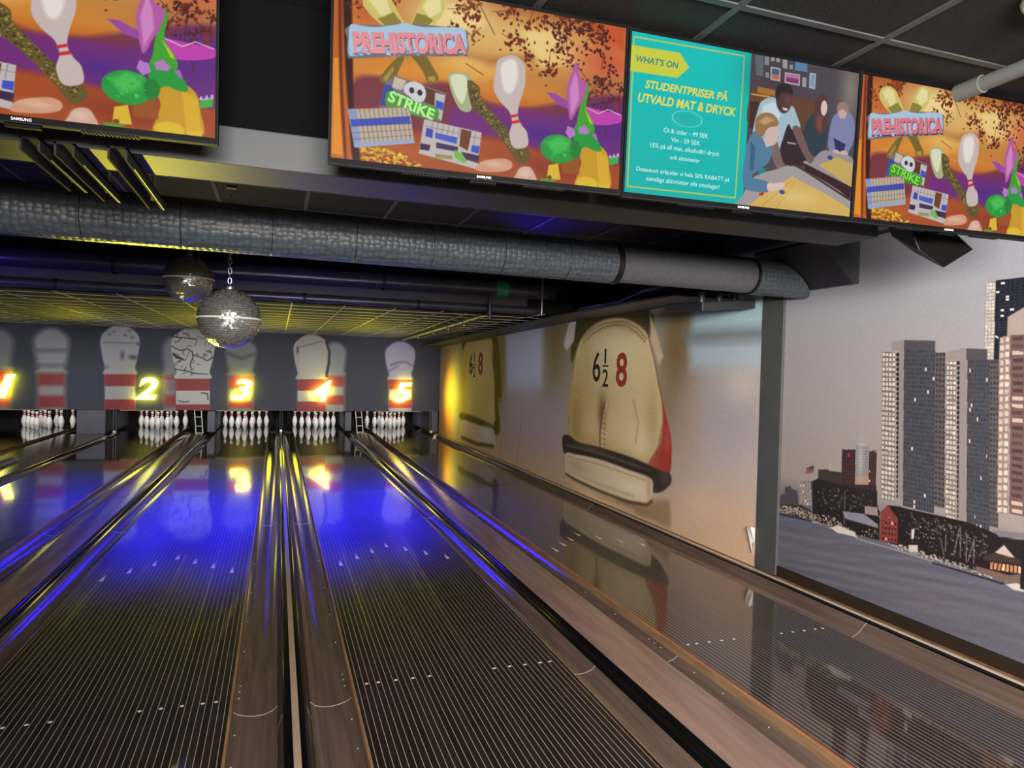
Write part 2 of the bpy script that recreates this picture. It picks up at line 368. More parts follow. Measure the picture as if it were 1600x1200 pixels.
    def run(s, ops):
        for o in ops:
            k = o[0]
            if k == 'v':
                z = [a for a, _ in o[1]]
                t = s.Y/0.6226 if max(z) <= 1.0001 and min(z) >= 0 and s.Y.max() < 0.7 else s.Y
                for ch in range(3): s.C[..., ch] = np.interp(t, z, [c[ch] for _, c in o[1]])
            elif k == 'p': s.poly(*o[1:])
            elif k == 'l': s.line(*o[1:])
            elif k == 'e': s.ell(*o[1:])
            elif k == 'ring': s.ell(o[1], s.px, o[3], o[4], o[5], o[6], o[2])
            elif k == 'g':
                _, c, al, cx, cy, rx, ry = o; a = al*np.exp(-0.8*(((s.X-cx)/rx)**2+((s.Y-cy)/ry)**2)); sel = a > 0.004
                s.blend(sel, a[sel], c)
            elif k == 's': s.scatter(*o[1:])
            elif k == 'lv': s.leaves(*o[1:])
            elif k == 'w':
                _, base, win, nx, ny, fx, fy, lit, litc, (tl, tr, bl) = o
                e1 = np.subtract(tr, tl); e2 = np.subtract(bl, tl); det = e1[0]*e2[1]-e1[1]*e2[0]
                dx, dy = s.X-tl[0], s.Y-tl[1]; u = (dx*e2[1]-dy*e2[0])/det; v = (e1[0]*dy-e1[1]*dx)/det
                sel = (u >= 0) & (u <= 1) & (v >= 0) & (v <= 1); u, v = u[sel]*nx, v[sel]*ny
                iu, iv = np.minimum(u.astype(int), nx-1), np.minimum(v.astype(int), ny-1)
                R1 = s.rs.rand(ny, nx); R2 = s.rs.rand(ny, nx)
                w = (np.abs(u-iu-0.5) < fx/2) & (np.abs(v-iv-0.5) < fy/2)
                c = np.where(w[:, None], np.array(win)*(0.9+0.2*R2[iv, iu])[:, None], np.array(base, float))
                if lit: c = np.where((w & (R1[iv, iu] < lit))[:, None], np.array(litc, float), c)
                s.C[sel] = c
            elif k == 'streak':
                lo, hi = o[2], o[1]; sel = s.Y < 0.75; n1 = np.zeros(s.X.shape)
                for f, a in ((1, 1), (2.3, .7), (5.1, .5)):
                    for _ in range(5):
                        ph = s.rs.rand()*6.28; fx = f*(6+10*s.rs.rand()); fz = f*(40+60*s.rs.rand()); n1 += a*np.sin(fx*s.X+fz*s.Y+ph+2*np.sin(3*f*s.X+9*f*s.Y))
                n1 = n1/6; water = sel & (np.abs(s.C-np.array((101, 98, 108))).max(-1) < 22)
                s.C[water] += (n1[water]*9)[:, None]
            elif k == 'crack':
                _, c, w, n, seed, (x0, y0), (x1, y1) = o; rs = np.random.RandomState(seed)
                for _ in range(n):
                    x, y = x0+(x1-x0)*rs.rand(), y0+(y1-y0)*rs.rand(); a = rs.rand()*6.28; P = [(x, y)]
                    for _ in range(rs.randint(2, 5)): a += rs.randn()*0.7; x += 0.035*math.cos(a); y += 0.035*math.sin(a); P.append((x, y))
                    s.line(c, w*(0.5+rs.rand()*0.8), 0.01, P)
    def grain(s, a): s.C += s.rs.randn(*s.X.shape)[..., None]*a
def picture_mesh(name, us, vs, place, ops, px, grain=0.0, smooth=True):
    """grid over (u, v); place(u, v) gives the 3D point; colours go into the 'print' attribute"""
    U, Vv = np.meshgrid(us, vs); P = Painter(U, Vv, px, smooth); P.run(ops)
    if grain: P.grain(grain)
    nu, nv = len(us), len(vs)
    co = np.array(place(U, Vv)).reshape(3, -1).T.astype(np.float32)
    idx = np.arange(nu*nv).reshape(nv, nu); q = np.stack([idx[:-1, :-1], idx[:-1, 1:], idx[1:, 1:], idx[1:, :-1]], -1).reshape(-1, 4)
    me = bpy.data.meshes.new(name); me.vertices.add(nu*nv); me.vertices.foreach_set('co', co.ravel())
    me.loops.add(q.size); me.loops.foreach_set('vertex_index', q.ravel().astype(np.int32))
    me.polygons.add(len(q)); me.polygons.foreach_set('loop_start', np.arange(0, q.size, 4, dtype=np.int32))
    me.update(calc_edges=True)
    c = np.clip(P.C, 0, 255).reshape(-1, 3); f = c/255; l = np.where(f <= .04045, f/12.92, ((f+.055)/1.055)**2.4)
    at = me.color_attributes.new('print', 'FLOAT_COLOR', 'POINT'); at.data.foreach_set('color', np.c_[l, np.ones(len(l))].astype(np.float32).ravel())
    me.validate()
    return me

SCREEN_PICTURE=[
('v',((0,(150,68,20)),(.12,(150,66,24)),(.22,(140,58,36)),(.33,(150,66,36)),(.42,(188,98,28)),(.5,(205,128,44)),(.62,(190,128,56)),(.75,(205,150,74)),(.9,(190,130,58)),(1,(165,90,35)))),
('p',(215,150,60),.03,((.0883,.2749),(.2348,.3228),(.5026,.3279),(.7221,.4301),(.4993,.4169),(.2205,.3474))),
('p',(150,80,40),.03,((.3842,.4331),(.5721,.4282),(.7587,.471),(.7596,.45),(.5585,.3984))),
('p',(232,196,120),.03,((.3244,.5509),(.4638,.6021),(.5382,.5467),(.4252,.4803),(.354,.4956))),
('p',(228,196,120),.03,((.6794,.5425),(.8318,.5677),(.9159,.4595),(.7609,.4219))),
('p',(170,72,26),.04,((.9031,.7218),(1.0975,.7133),(1.107,.5399),(.9749,.5624))),
('g',(240,215,150),.8,.4222,.5678,.1581,.0808),
('g',(235,205,130),.7,.7568,.5131,.2028,.0631),
('g',(215,130,40),.7,.1867,.3423,.2066,.0397),
('g',(190,70,25),.6,.1154,.5148,.0864,.078),
('g',(200,60,40),.65,1.0361,.4778,.1317,.0652),
('g',(210,90,40),.6,1.0617,.6128,.0738,.0938),
('g',(235,200,120),.5,.4857,.3943,.1019,.041),
('p',(120,50,60),.02,((.0688,.2655),(.1542,.301),(.277,.2887),(.4166,.3156),(.5785,.2622),(.7291,.2684),(1.1165,.3647),(1.127,.1728),(.073,.0879))),
('p',(110,40,115),.03,((.4338,.2288),(.6535,.2582),(.8857,.2604),(1.1173,.35),(1.1311,.0984),(.8139,.1068),(.5834,.1366),(.4367,.1465))),
('g',(80,30,130),.7,1.0316,.25,.1239,.0953),
('g',(60,30,140),.6,.7718,.1739,.0857,.0358),
('p',(165,75,28),.03,((.0015,.066),(.2959,.1221),(.5834,.1366),(.8139,.1068),(1.1319,.0835),(1.1409,-.0815),(.0055,-.1187))),
('g',(130,40,20),.7,.8557,.0534,.1605,.0436),
('g',(185,100,40),.6,.2288,.053,.139,.027),
('p',(190,95,20),.004,((-.0139,.6268),(.047,.6383),(.0651,.2846),(.0773,.1282),(.0982,.0044),(-.0004,.0032))),
('p',(225,140,30),.01,((.002,.3403),(.0278,.3443),(.0419,.0113),(.0039,.0136))),
('p',(110,40,8),.006,((.0116,.6316),(.0225,.6337),(.0344,.2801),(.0551,.0062),(.0452,.0084),(.0228,.2784))),
('p',(45,14,6),.008,((.0277,.6346),(.0534,.6395),(.07,.2722),(.0787,.1284),(.1016,.0015),(.0751,.0018),(.0583,.1522),(.0407,.3463))),
('lv',(110,40,18),30,13,.022,.006,.013,((.4752,.6853),(1.0928,.7994),(1.1189,.3206),(.9778,.3454),(.919,.3951),(.7646,.3372),(.6469,.4187),(.5428,.4237),(.4519,.5322))),
('lv',(78,26,16),16,12,.018,.006,.012,((.699,.6155),(1.0998,.6701),(1.1157,.3793),(.9767,.3671),(.7977,.4629))),
('lv',(80,28,22),6,10,.016,.005,.011,((.788,.3334),(1.1133,.4233),(1.1246,.2172),(.9668,.2418))),
('lv',(120,50,18),12,12,.018,.006,.012,((.0474,.6191),(.2659,.6598),(.1493,.4879),(.0708,.4552))),
('lv',(125,70,28),8,10,.016,.005,.01,((.3647,.5981),(.5642,.6334),(.5418,.4511),(.4284,.3856))),
('l',(90,45,20),.003,.002,((.4833,.6597),(.5372,.5739),(.5762,.5117))),
('l',(90,45,20),.003,.002,((.4713,.3921),(.5379,.3607))),
('l',(80,30,15),.003,.002,((1.0233,.4102),(1.0123,.3063),(1.042,.2071))),
('s',(205,170,40),.002,120,.003,.008,((.0938,.0506),(.1742,.0534),(.2429,.0411),(.3204,.0089),(.2511,-.0056),(.1016,.0048))),
('s',(150,60,20),.002,40,.003,.007,((.1009,.0314),(.3132,.0149),(.2513,-.0124),(.1017,-.0019))),
('p',(205,190,105),.003,((.0965,.5393),(.1049,.5724),(.1395,.5914),(.1838,.5813),(.2171,.5372),(.2414,.4877),(.1843,.4726),(.1492,.4868),(.113,.5155))),
('p',(225,215,150),.006,((.1118,.56),(.1449,.5855),(.1778,.573),(.1938,.5265),(.1618,.5071))),
('p',(140,125,55),.003,((.1482,.4978),(.1742,.5088),(.2034,.5278),(.2466,.4846),(.1847,.4689))),
('p',(205,190,105),.003,((.266,.4871),(.289,.5546),(.3141,.6019),(.347,.621),(.3812,.6091),(.3866,.5756),(.3705,.5352),(.3251,.4896))),
('p',(228,218,155),.006,((.3059,.5644),(.3332,.6099),(.3687,.6036),(.3732,.5585),(.3311,.5299))),
('p',(140,125,55),.003,((.266,.4871),(.2856,.539),(.3205,.5361),(.3466,.5244),(.3153,.4883))),
('p',(120,98,32),.003,((.1627,.2856),(.1662,.3047),(.2118,.3647),(.2331,.3813),(.2469,.3781),(.2265,.3283),(.2139,.2897),(.1784,.2773))),
('p',(165,140,60),.006,((.1712,.2935),(.207,.342),(.2108,.3293),(.1849,.2855))),
('p',(120,98,32),.003,((.2727,.3887),(.3187,.3992),(.3588,.3479),(.3722,.3262),(.3601,.3074),(.3321,.3068),(.3172,.335),(.2884,.371))),
('p',(175,148,60),.006,((.3315,.3236),(.3594,.3311),(.3586,.3106),(.3375,.3109))),
('p',(110,110,120),.004,((.0471,.4091),(.0512,.4552),(.2166,.4848),(.2435,.4946),(.4541,.5122),(.474,.478),(.4757,.4304),(.4276,.4113),(.2467,.3834),(.0734,.3487),(.049,.3554))),
('p',(168,195,218),.003,((.0522,.4132),(.0563,.4606),(.0969,.4635),(.1432,.4673),(.2165,.4874),(.2434,.4985),(.3122,.4954),(.449,.5147),(.4696,.4807),(.4697,.437),(.4201,.4197),(.3566,.4166),(.2465,.3913),(.2196,.3792),(.1456,.3756),(.0732,.3565),(.0534,.3626))),
('s',(120,150,185),.003,50,.003,.008,((.0531,.3775),(.4693,.4465),(.4698,.4329),(.2467,.386),(.0601,.3545))),
('p',(120,110,110),.002,((.2133,.313),(.4022,.2753),(.3872,.1719),(.161,.195),(.1817,.2804))),
('p',(60,70,150),.002,((.1784,.2779),(.2124,.2728),(.1974,.2005),(.1636,.1993))),
('p',(195,180,165),.002,((.2148,.3079),(.2561,.2992),(.2399,.2633),(.2057,.2685))),
('p',(95,50,30),.002,((.3187,.2879),(.3896,.2708),(.3806,.2217),(.3204,.234))),
('p',(190,185,180),.002,((.3612,.2736),(.3982,.2672),(.3871,.176),(.3603,.1917))),
('p',(60,80,190),.002,((.3656,.247),(.3942,.2406),(.3915,.2129),(.363,.2193))),
('p',(205,205,210),.003,((.2497,.2815),(.2767,.2988),(.3116,.2937),(.3277,.2689),(.3203,.2374),(.2926,.2302),(.2715,.2442),(.2504,.2581))),
('e',(45,45,60),.002,.2763,.2684,.0096,.0107),
('e',(45,45,60),.002,.3055,.2644,.0097,.0107),
('p',(70,150,40),.002,((.1861,.2424),(.1959,.2538),(.2301,.2485),(.231,.2185),(.2582,.2255),(.3665,.2212),(.3643,.1772),(.2594,.1852),(.1892,.2014))),
('p',(186,170,150),.002,((.0533,.1726),(.2691,.2081),(.2915,.0842),(.0807,.0437))),
('p',(140,150,190),.002,((.0533,.1726),(.0841,.178),(.1058,.048),(.0807,.0437))),
('p',(58,76,185),.002,((.0639,.1384),(.2714,.1773),(.2763,.1502),(.0671,.1157))),
('l',(70,60,70),.0016,.001,((.0945,.1794),(.121,.0514))),
('l',(70,60,70),.0016,.001,((.1105,.182),(.1366,.0544))),
('l',(70,60,70),.0016,.001,((.1265,.1847),(.1523,.0574))),
('l',(70,60,70),.0016,.001,((.1426,.1873),(.168,.0605))),
('l',(70,60,70),.0016,.001,((.1587,.19),(.1838,.0635))),
('l',(70,60,70),.0016,.001,((.1749,.1926),(.1996,.0665))),
('l',(70,60,70),.0016,.001,((.1912,.1953),(.2155,.0696))),
('l',(70,60,70),.0016,.001,((.2075,.198),(.2314,.0726))),
('l',(70,60,70),.0016,.001,((.2239,.2007),(.2474,.0757))),
('l',(70,60,70),.0016,.001,((.2404,.2034),(.2635,.0788))),
('l',(70,60,70),.0016,.001,((.2569,.2061),(.2796,.0819))),
('l',(90,80,80),.0014,.001,((.0609,.1367),(.2753,.1736))),
('l',(90,80,80),.0014,.001,((.0656,.1148),(.2791,.1525))),
('l',(90,80,80),.0014,.001,((.0702,.0929),(.2829,.1314))),
('l',(90,80,80),.0014,.001,((.0746,.0722),(.2865,.1116))),
('l',(90,80,80),.0014,.001,((.0785,.0541),(.2897,.0941))),
('p',(150,165,195),.002,((.0777,.0586),(.2882,.0994),(.2915,.0842),(.0807,.0437))),
('l',(200,90,40),.002,.001,((.0907,.1789),(.2656,.209))),
('p',(188,180,178),.002,((.3237,.1733),(.5398,.1523),(.5272,.0163),(.3086,.05))),
('p',(60,70,170),.002,((.3337,.1439),(.3585,.1402),(.3559,.109),(.3297,.114))),
('p',(70,90,190),.002,((.3658,.1308),(.4483,.1237),(.4469,.0993),(.3665,.1103))),
('p',(110,55,20),.002,((.4616,.1565),(.5017,.1511),(.4897,.08),(.4565,.0935))),
('p',(60,40,80),.003,((.3705,.097),(.4531,.0896),(.4501,.0719),(.3711,.0765))),
('p',(60,80,190),.002,((.5035,.1025),(.5343,.1027),(.531,.0742),(.5007,.0778))),
('p',(50,30,60),.002,((.3144,.0869),(.3497,.0843),(.3454,.0632),(.3116,.064))),
('p',(150,140,90),.003,((.3683,.0555),(.4326,.056),(.4331,.0422),(.3688,.0404))),
('p',(110,180,70),.003,((.439,.0775),(.4683,.067),(.4981,.0495),(.4768,.0331),(.44,.0499))),
('p',(60,30,70),.003,((.4645,.0736),(.5341,.0676),(.5315,.0392),(.4836,.0479))),
('l',(90,80,90),.0014,.001,((.3562,.1676),(.3491,.1243))),
('l',(90,80,90),.0014,.001,((.376,.1657),(.3689,.1223))),
('l',(90,80,90),.0014,.001,((.396,.1637),(.3889,.1202))),
('l',(90,80,90),.0014,.001,((.4161,.1618),(.4089,.1182))),
('l',(90,80,90),.0014,.001,((.4362,.1599),(.4291,.1162))),
('l',(90,80,90),.0014,.001,((.4565,.1579),(.4493,.1141))),
('l',(90,80,90),.0014,.001,((.4768,.156),(.4697,.1121))),
('l',(90,80,90),.0014,.001,((.4972,.154),(.4901,.11))),
('l',(90,80,90),.0014,.001,((.5178,.152),(.5106,.1079))),
('l',(90,80,90),.0014,.001,((.33,.1502),(.5377,.1297))),
('p',(168,172,130),.003,((.4074,.3347),(.4281,.3541),(.474,.3568),(.4965,.334),(.5002,.2342),(.4593,.2219),(.4252,.2723))),
('p',(215,218,185),.006,((.4159,.3359),(.444,.3503),(.473,.3443),(.4783,.2969),(.462,.2464),(.432,.2835))),
('p',(96,82,34),.003,((.4792,.3315),(.5249,.3159),(.5398,.2708),(.6575,.1598),(.7334,.0975),(.6922,.0556),(.6208,.1341),(.5286,.2172),(.4986,.2375))),
('s',(150,130,60),.002,70,.002,.005,((.4956,.32),(.5251,.3104),(.5377,.2671),(.6576,.1563),(.7211,.0961),(.6917,.0677),(.6206,.1411),(.5283,.2241),(.5017,.2518))),
('s',(60,48,18),.002,60,.002,.005,((.4845,.3253),(.5251,.3104),(.5377,.2671),(.6576,.1563),(.7211,.0961),(.6917,.0677),(.6206,.1411),(.5283,.2241),(.5022,.238))),
('p',(196,180,176),.003,((.5855,.3886),(.5889,.4155),(.6052,.4333),(.6383,.4467),(.6684,.4444),(.6902,.4288),(.7007,.3973),(.7,.3423),(.6828,.2798),(.6772,.2331),(.6938,.1998),(.7163,.1742),(.7199,.1246),(.6671,.1113),(.6462,.1584),(.6558,.2021),(.6428,.2427),(.6078,.2732),(.58,.3182))),
('p',(228,218,212),.012,((.6029,.3981),(.6314,.4303),(.6616,.428),(.6714,.3733),(.6512,.3142),(.621,.317))),
('p',(200,40,45),.002,((.6471,.2292),(.6755,.2386),(.6774,.2289),(.649,.2189))),
('p',(200,40,45),.002,((.6532,.2088),(.6824,.2182),(.6874,.2075),(.6559,.1985))),
('p',(205,150,122),.004,((.5252,.0118),(.5387,.0435),(.5863,.0608),(.6348,.0677),(.6618,.0551),(.6566,.0317),(.6105,.0161))),
('g',(230,190,160),.6,.5945,.0427,.0449,.0106),
('p',(205,165,145),.004,((.6721,-.0109),(.6801,.0164),(.6966,.0418),(.7309,.0484),(.7511,.0276),(.758,-.0063))),
('g',(232,200,180),.6,.7127,.0235,.023,.0143),
('p',(150,70,160),.003,((.7865,.3332),(.8231,.334),(.8713,.3127),(.8846,.282),(.8367,.2936))),
('p',(190,60,170),.003,((.9519,.2982),(1.0292,.2953),(1.1005,.2922),(1.0973,.2584),(.9994,.2386),(.9657,.2635))),
('l',(220,200,190),.003,.002,((.9436,.3029),(1.0054,.2819),(1.0452,.3033),(1.1007,.2885))),
('p',(60,160,40),.003,((.9255,.2947),(.9472,.392),(.9622,.3651),(.9519,.2982),(.9869,.2443),(.9851,.2001),(.9122,.2057),(.9184,.2429))),
('p',(190,190,60),.003,((.9439,.2971),(.9741,.2573),(.9833,.2365),(.9708,.2423))),
('p',(176,88,160),.003,((.8694,.352),(.886,.4191),(.9053,.4637),(.9223,.41),(.9532,.3856),(.9384,.3255),(.9199,.2939),(.8906,.2407),(.8757,.3024))),
('p',(205,130,190),.008,((.8812,.3537),(.9014,.4286),(.9154,.3874),(.9225,.3233),(.892,.2612))),
('p',(200,150,30),.004,((.9234,.1414),(.9866,.1709),(1.0455,.1409),(1.0609,.0832),(1.0654,-.0022),(.9266,-.0088),(.932,.047),(.9419,.0922))),
('p',(150,80,25),.008,((.8541,.0896),(.9234,.1414),(.9342,.084),(.9363,.0401),(.8643,.0397))),
('p',(215,180,45),.003,((.8026,.0077),(.808,.0627),(.8468,.0743),(.8592,.0136))),
('e',(220,185,45),.003,.9702,.0105,.0447,.0258),
('e',(220,185,45),.003,1.0438,.0143,.0248,.0223),
('p',(215,170,40),.004,((1.0043,.1435),(1.0549,.1197),(1.0644,.0164),(1.0192,.0118))),
('e',(100,140,40),.004,.8067,.0045,.0314,.0101),
('e',(130,60,25),.002,.7943,.0192,.0094,.0072),
('e',(130,60,25),.002,.8139,.0184,.0094,.0073),
('e',(140,65,30),.002,.9752,-.0075,.0114,.0074),
('p',(30,150,55),.004,((.9043,.2047),(.9525,.2034),(.9932,.2011),(1.0247,.1459),(.9964,.1389),(.9552,.1488),(.9201,.1264))),
('e',(30,150,55),.004,.8459,.1286,.0744,.0534),
('p',(70,185,80),.02,((.7963,.1481),(.8422,.1753),(.8901,.1666),(.8839,.1294),(.8295,.1086))),
('e',(22,125,45),.004,.9157,.1332,.024,.0328),
('s',(50,180,80),.002,25,.003,.007,((.7883,.1543),(.8895,.1811),(.9081,.125),(.8465,.0815),(.7905,.1041))),
('p',(178,120,190),.003,((.8714,.1934),(.8797,.2198),(.9079,.2124),(.9131,.1876),(.8899,.1724))),
('p',(178,120,190),.003,((.9236,.218),(.9471,.2319),(.9699,.2129),(.965,.1976),(.9287,.1968))),
('p',(160,110,180),.003,((.9811,.1996),(.997,.2074),(1.0061,.1879),(1.0026,.1765))),
('p',(60,170,60),.003,((1.059,.1202),(1.1008,.1309),(1.099,.1023),(1.0605,.0906))),
('p',(200,170,215),.002,((1.0591,.1187),(1.0642,.1319),(1.0713,.1216),(1.0805,.1375),(1.0878,.1249),(1.0952,.1422),(1.1001,.1286)))]
MENU_PICTURE=[
('v',((0,(0,178,172)),(.5,(0,184,178)),(1,(0,190,184)))),
('l',(180,200,85),.006,.001,((.0107,.6025),(.5174,.6062),(.5136,.0267),(.0147,.0236),(.0107,.6025))),
('p',(200,205,62),.001,((-.0063,.5698),(.2176,.5723),(.2632,.5215),(.2128,.4731),(-.0042,.4697))),
('ring',(140,215,210),.0022,.2664,.3184,.068,.031),
('p',(76,68,74),.001,((.551,.6373),(1.1305,.6461),(1.1908,-.0317),(.5525,-.0461))),
('g',(150,140,130),.7,1.0652,.5474,.0472,.1155),
('g',(60,50,55),.6,.6705,.5379,.1202,.0784),
('p',(98,62,38),.004,((.5794,.4821),(.6824,.4855),(.7559,.4771),(.8893,.4619),(.8936,.3064),(.811,.2965),(.5675,.3199),(.5577,.4562))),
('p',(165,105,45),.003,((.5904,.4935),(.678,.4915),(.6783,.4664),(.5907,.4674))),
('p',(190,150,60),.002,((.5612,.4619),(.6561,.4633),(.6487,.4557),(.5617,.4555))),
('p',(60,40,32),.003,((.5595,.4303),(.6029,.4297),(.5987,.3238),(.5597,.3189))),
('p',(90,100,105),.001,((.5694,.6207),(.6102,.6218),(.6149,.5363),(.5791,.5409))),
('p',(130,130,130),.001,((.6165,.6215),(.6387,.6217),(.6397,.5871),(.6175,.5871))),
('p',(150,150,150),.001,((.6481,.6231),(.6641,.6236),(.6652,.6081),(.6493,.6082))),
('p',(150,150,150),.001,((.6736,.6238),(.6913,.6239),(.6925,.607),(.6749,.6069))),
('p',(150,150,155),.001,((.7058,.6235),(.7283,.6243),(.7312,.5864),(.7085,.587))),
('p',(140,145,150),.001,((.7419,.6059),(.7581,.6063),(.7595,.588),(.7432,.5882))),
('p',(85,125,160),.001,((.769,.6239),(.8313,.6247),(.8333,.5883),(.7702,.5869))),
('p',(170,165,170),.001,((.6479,.5838),(.6975,.584),(.7001,.529),(.6503,.5297))),
('p',(170,165,175),.001,((.7202,.5716),(.7975,.5724),(.7996,.526),(.722,.5268))),
('p',(150,150,160),.001,((.8106,.5636),(.8312,.5639),(.8327,.524),(.812,.5251))),
('p',(165,170,180),.001,((.8458,.5875),(.879,.5884),(.8794,.5226),(.8477,.5234))),
('p',(130,130,130),.001,((.6244,.5574),(.6419,.5573),(.6428,.5351),(.6252,.5365))),
('p',(60,90,130),.002,((.6547,.5776),(.6915,.5779),(.6925,.5543),(.6557,.5541))),
('p',(190,100,80),.003,((.6557,.5541),(.6925,.5543),(.6932,.5346),(.6563,.5358))),
('p',(130,50,90),.002,((.7271,.566),(.7915,.5661),(.7925,.5323),(.728,.533))),
('p',(180,110,160),.004,((.7271,.566),(.7915,.5661),(.7918,.5522),(.7274,.5515))),
('p',(110,150,170),.002,((.8529,.5819),(.8729,.5821),(.873,.5284),(.8537,.531))),
('p',(48,30,36),.004,((.7208,.299),(.7651,.3581),(.8505,.3216),(.868,.2081),(.7699,.1905),(.7354,.2136))),
('p',(170,150,130),.002,((.7543,.2863),(.7996,.285),(.8001,.2783),(.7548,.2797))),
('p',(42,58,68),.004,((.8355,.3535),(.8608,.4007),(.8882,.4245),(.9538,.3957),(.9532,.2999),(.9398,.2572),(.8903,.2434),(.8584,.2751))),
('p',(84,54,52),.003,((.8827,.4407),(.8888,.4888),(.9106,.5087),(.9406,.5027),(.9535,.4501),(.9549,.3822),(.9249,.3348),(.8933,.3608))),
('e',(212,192,190),.003,.9323,.4507,.0167,.0323),
('p',(120,70,60),.004,((.8998,.4159),(.927,.4126),(.9242,.3442),(.8986,.3682))),
('p',(122,128,165),.003,((.9782,.4091),(1.0055,.44),(1.0649,.4512),(1.0985,.4142),(1.1005,.3313),(1.0716,.2724),(1.0463,.264),(1.0127,.3036),(1.0006,.2642),(.9681,.2845),(.9667,.3426))),
('p',(36,46,88),.003,((.9915,.332),(1.0596,.3112),(1.0513,.277),(1.0108,.2758))),
('e',(150,122,112),.003,1.0322,.4593,.0324,.0312),
('p',(195,165,160),.003,((1.0052,.4434),(1.0295,.4603),(1.0566,.4467),(1.0458,.4212),(1.0202,.4179))),
('e',(200,170,165),.003,1.0114,.2689,.0222,.0136),
('e',(200,170,165),.003,1.0544,.2704,.0224,.0137),
('p',(150,142,146),.003,((.8915,.2278),(.9428,.2713),(1.0202,.2665),(1.1039,.2518),(1.1058,.1297),(.8517,.2029))),
('p',(196,165,88),.002,((.9227,.2073),(1.0172,.251),(1.1058,.2311),(1.1058,.1297))),
('p',(52,22,28),.002,((.8532,.2051),(1.1057,.1311),(1.1018,.0747),(.8513,.1552))),
('e',(40,60,150),.002,.9817,.2449,.0135,.0096),
('p',(158,185,196),.003,((.5993,.4029),(.6218,.4421),(.6763,.4608),(.7192,.4256),(.7671,.4386),(.7945,.4021),(.8167,.3512),(.7765,.3381),(.7527,.3599),(.723,.2692),(.7012,.2365),(.5859,.2826))),
('p',(195,212,220),.01,((.6235,.4193),(.6774,.4464),(.7137,.3916),(.6848,.3479),(.6185,.3791))),
('p',(112,86,84),.003,((.7763,.3407),(.8149,.3523),(.8678,.2626),(.8978,.2333),(.878,.2079),(.8457,.2362))),
('p',(124,98,94),.003,((.6591,.2616),(.6989,.2884),(.7364,.2002),(.7696,.1735),(.7503,.1465),(.7166,.161))),
('e',(76,50,44),.003,.7248,.4595,.0402,.0579),
('p',(38,28,30),.003,((.6822,.4669),(.6851,.5037),(.7196,.5265),(.7569,.5172),(.7667,.4853),(.7511,.4865),(.7067,.4836),(.6933,.4486))),
('p',(215,205,200),.001,((.7192,.4256),(.7478,.424),(.7429,.414),(.7241,.4149))),
('g',(120,85,75),.5,.7453,.4557,.0162,.0198),
('p',(160,152,152),.003,((.5975,.1215),(.6987,.1625),(.7782,.19),(.8324,.1838),(1.1016,.0768),(1.1166,-.0451),(.5511,-.0262),(.5503,.0403))),
('p',(70,50,45),.002,((.7764,.1912),(.8278,.1887),(1.1013,.0802),(1.1022,.0698),(.8269,.1798),(.7769,.1845))),
('p',(208,172,90),.002,((.5988,.0149),(.7759,.1336),(.8196,.1348),(1.1099,.0319),(1.1166,-.0451),(.6325,-.0322))),
('l',(180,140,60),.003,.001,((.646,.0026),(.7912,.1284))),
('l',(185,145,65),.003,.001,((.7188,.0026),(.8078,.1268))),
('g',(228,200,130),.6,.8296,.0608,.1,.0272),
('p',(82,122,152),.003,((.5642,.2767),(.5955,.3135),(.6291,.2879),(.6797,.254),(.6682,.1926),(.6344,.1621),(.5896,.1207),(.6704,.1091),(.6768,.0762),(.6537,.0625),(.5501,.0768),(.55,.2124))),
('p',(55,95,130),.006,((.5712,.2676),(.5966,.2442),(.5954,.1512),(.5757,.1491))),
('p',(30,130,140),.003,((.613,.1265),(.6334,.1754),(.6592,.1515))),
('e',(205,178,172),.003,.6755,.3102,.0336,.0496),
('p',(150,112,72),.003,((.5914,.3163),(.592,.3625),(.6256,.3899),(.6694,.3924),(.7008,.3699),(.701,.3466),(.6539,.3307),(.6326,.2949),(.609,.292))),
('p',(190,150,110),.008,((.6047,.3509),(.6424,.3789),(.6833,.3676),(.6371,.3419))),
('p',(205,178,172),.003,((.6291,.2879),(.683,.2644),(.6518,.2507))),
('p',(215,188,180),.003,((.6693,.1023),(.7029,.1058),(.7431,.1133),(.7541,.0975),(.7292,.0814),(.6731,.0725))),
('e',(55,70,170),.002,.7445,.0728,.0146,.0094),
('p',(190,40,40),.002,((.63,.0581),(.6536,.0638),(.6506,.0501),(.6308,.0468)))]
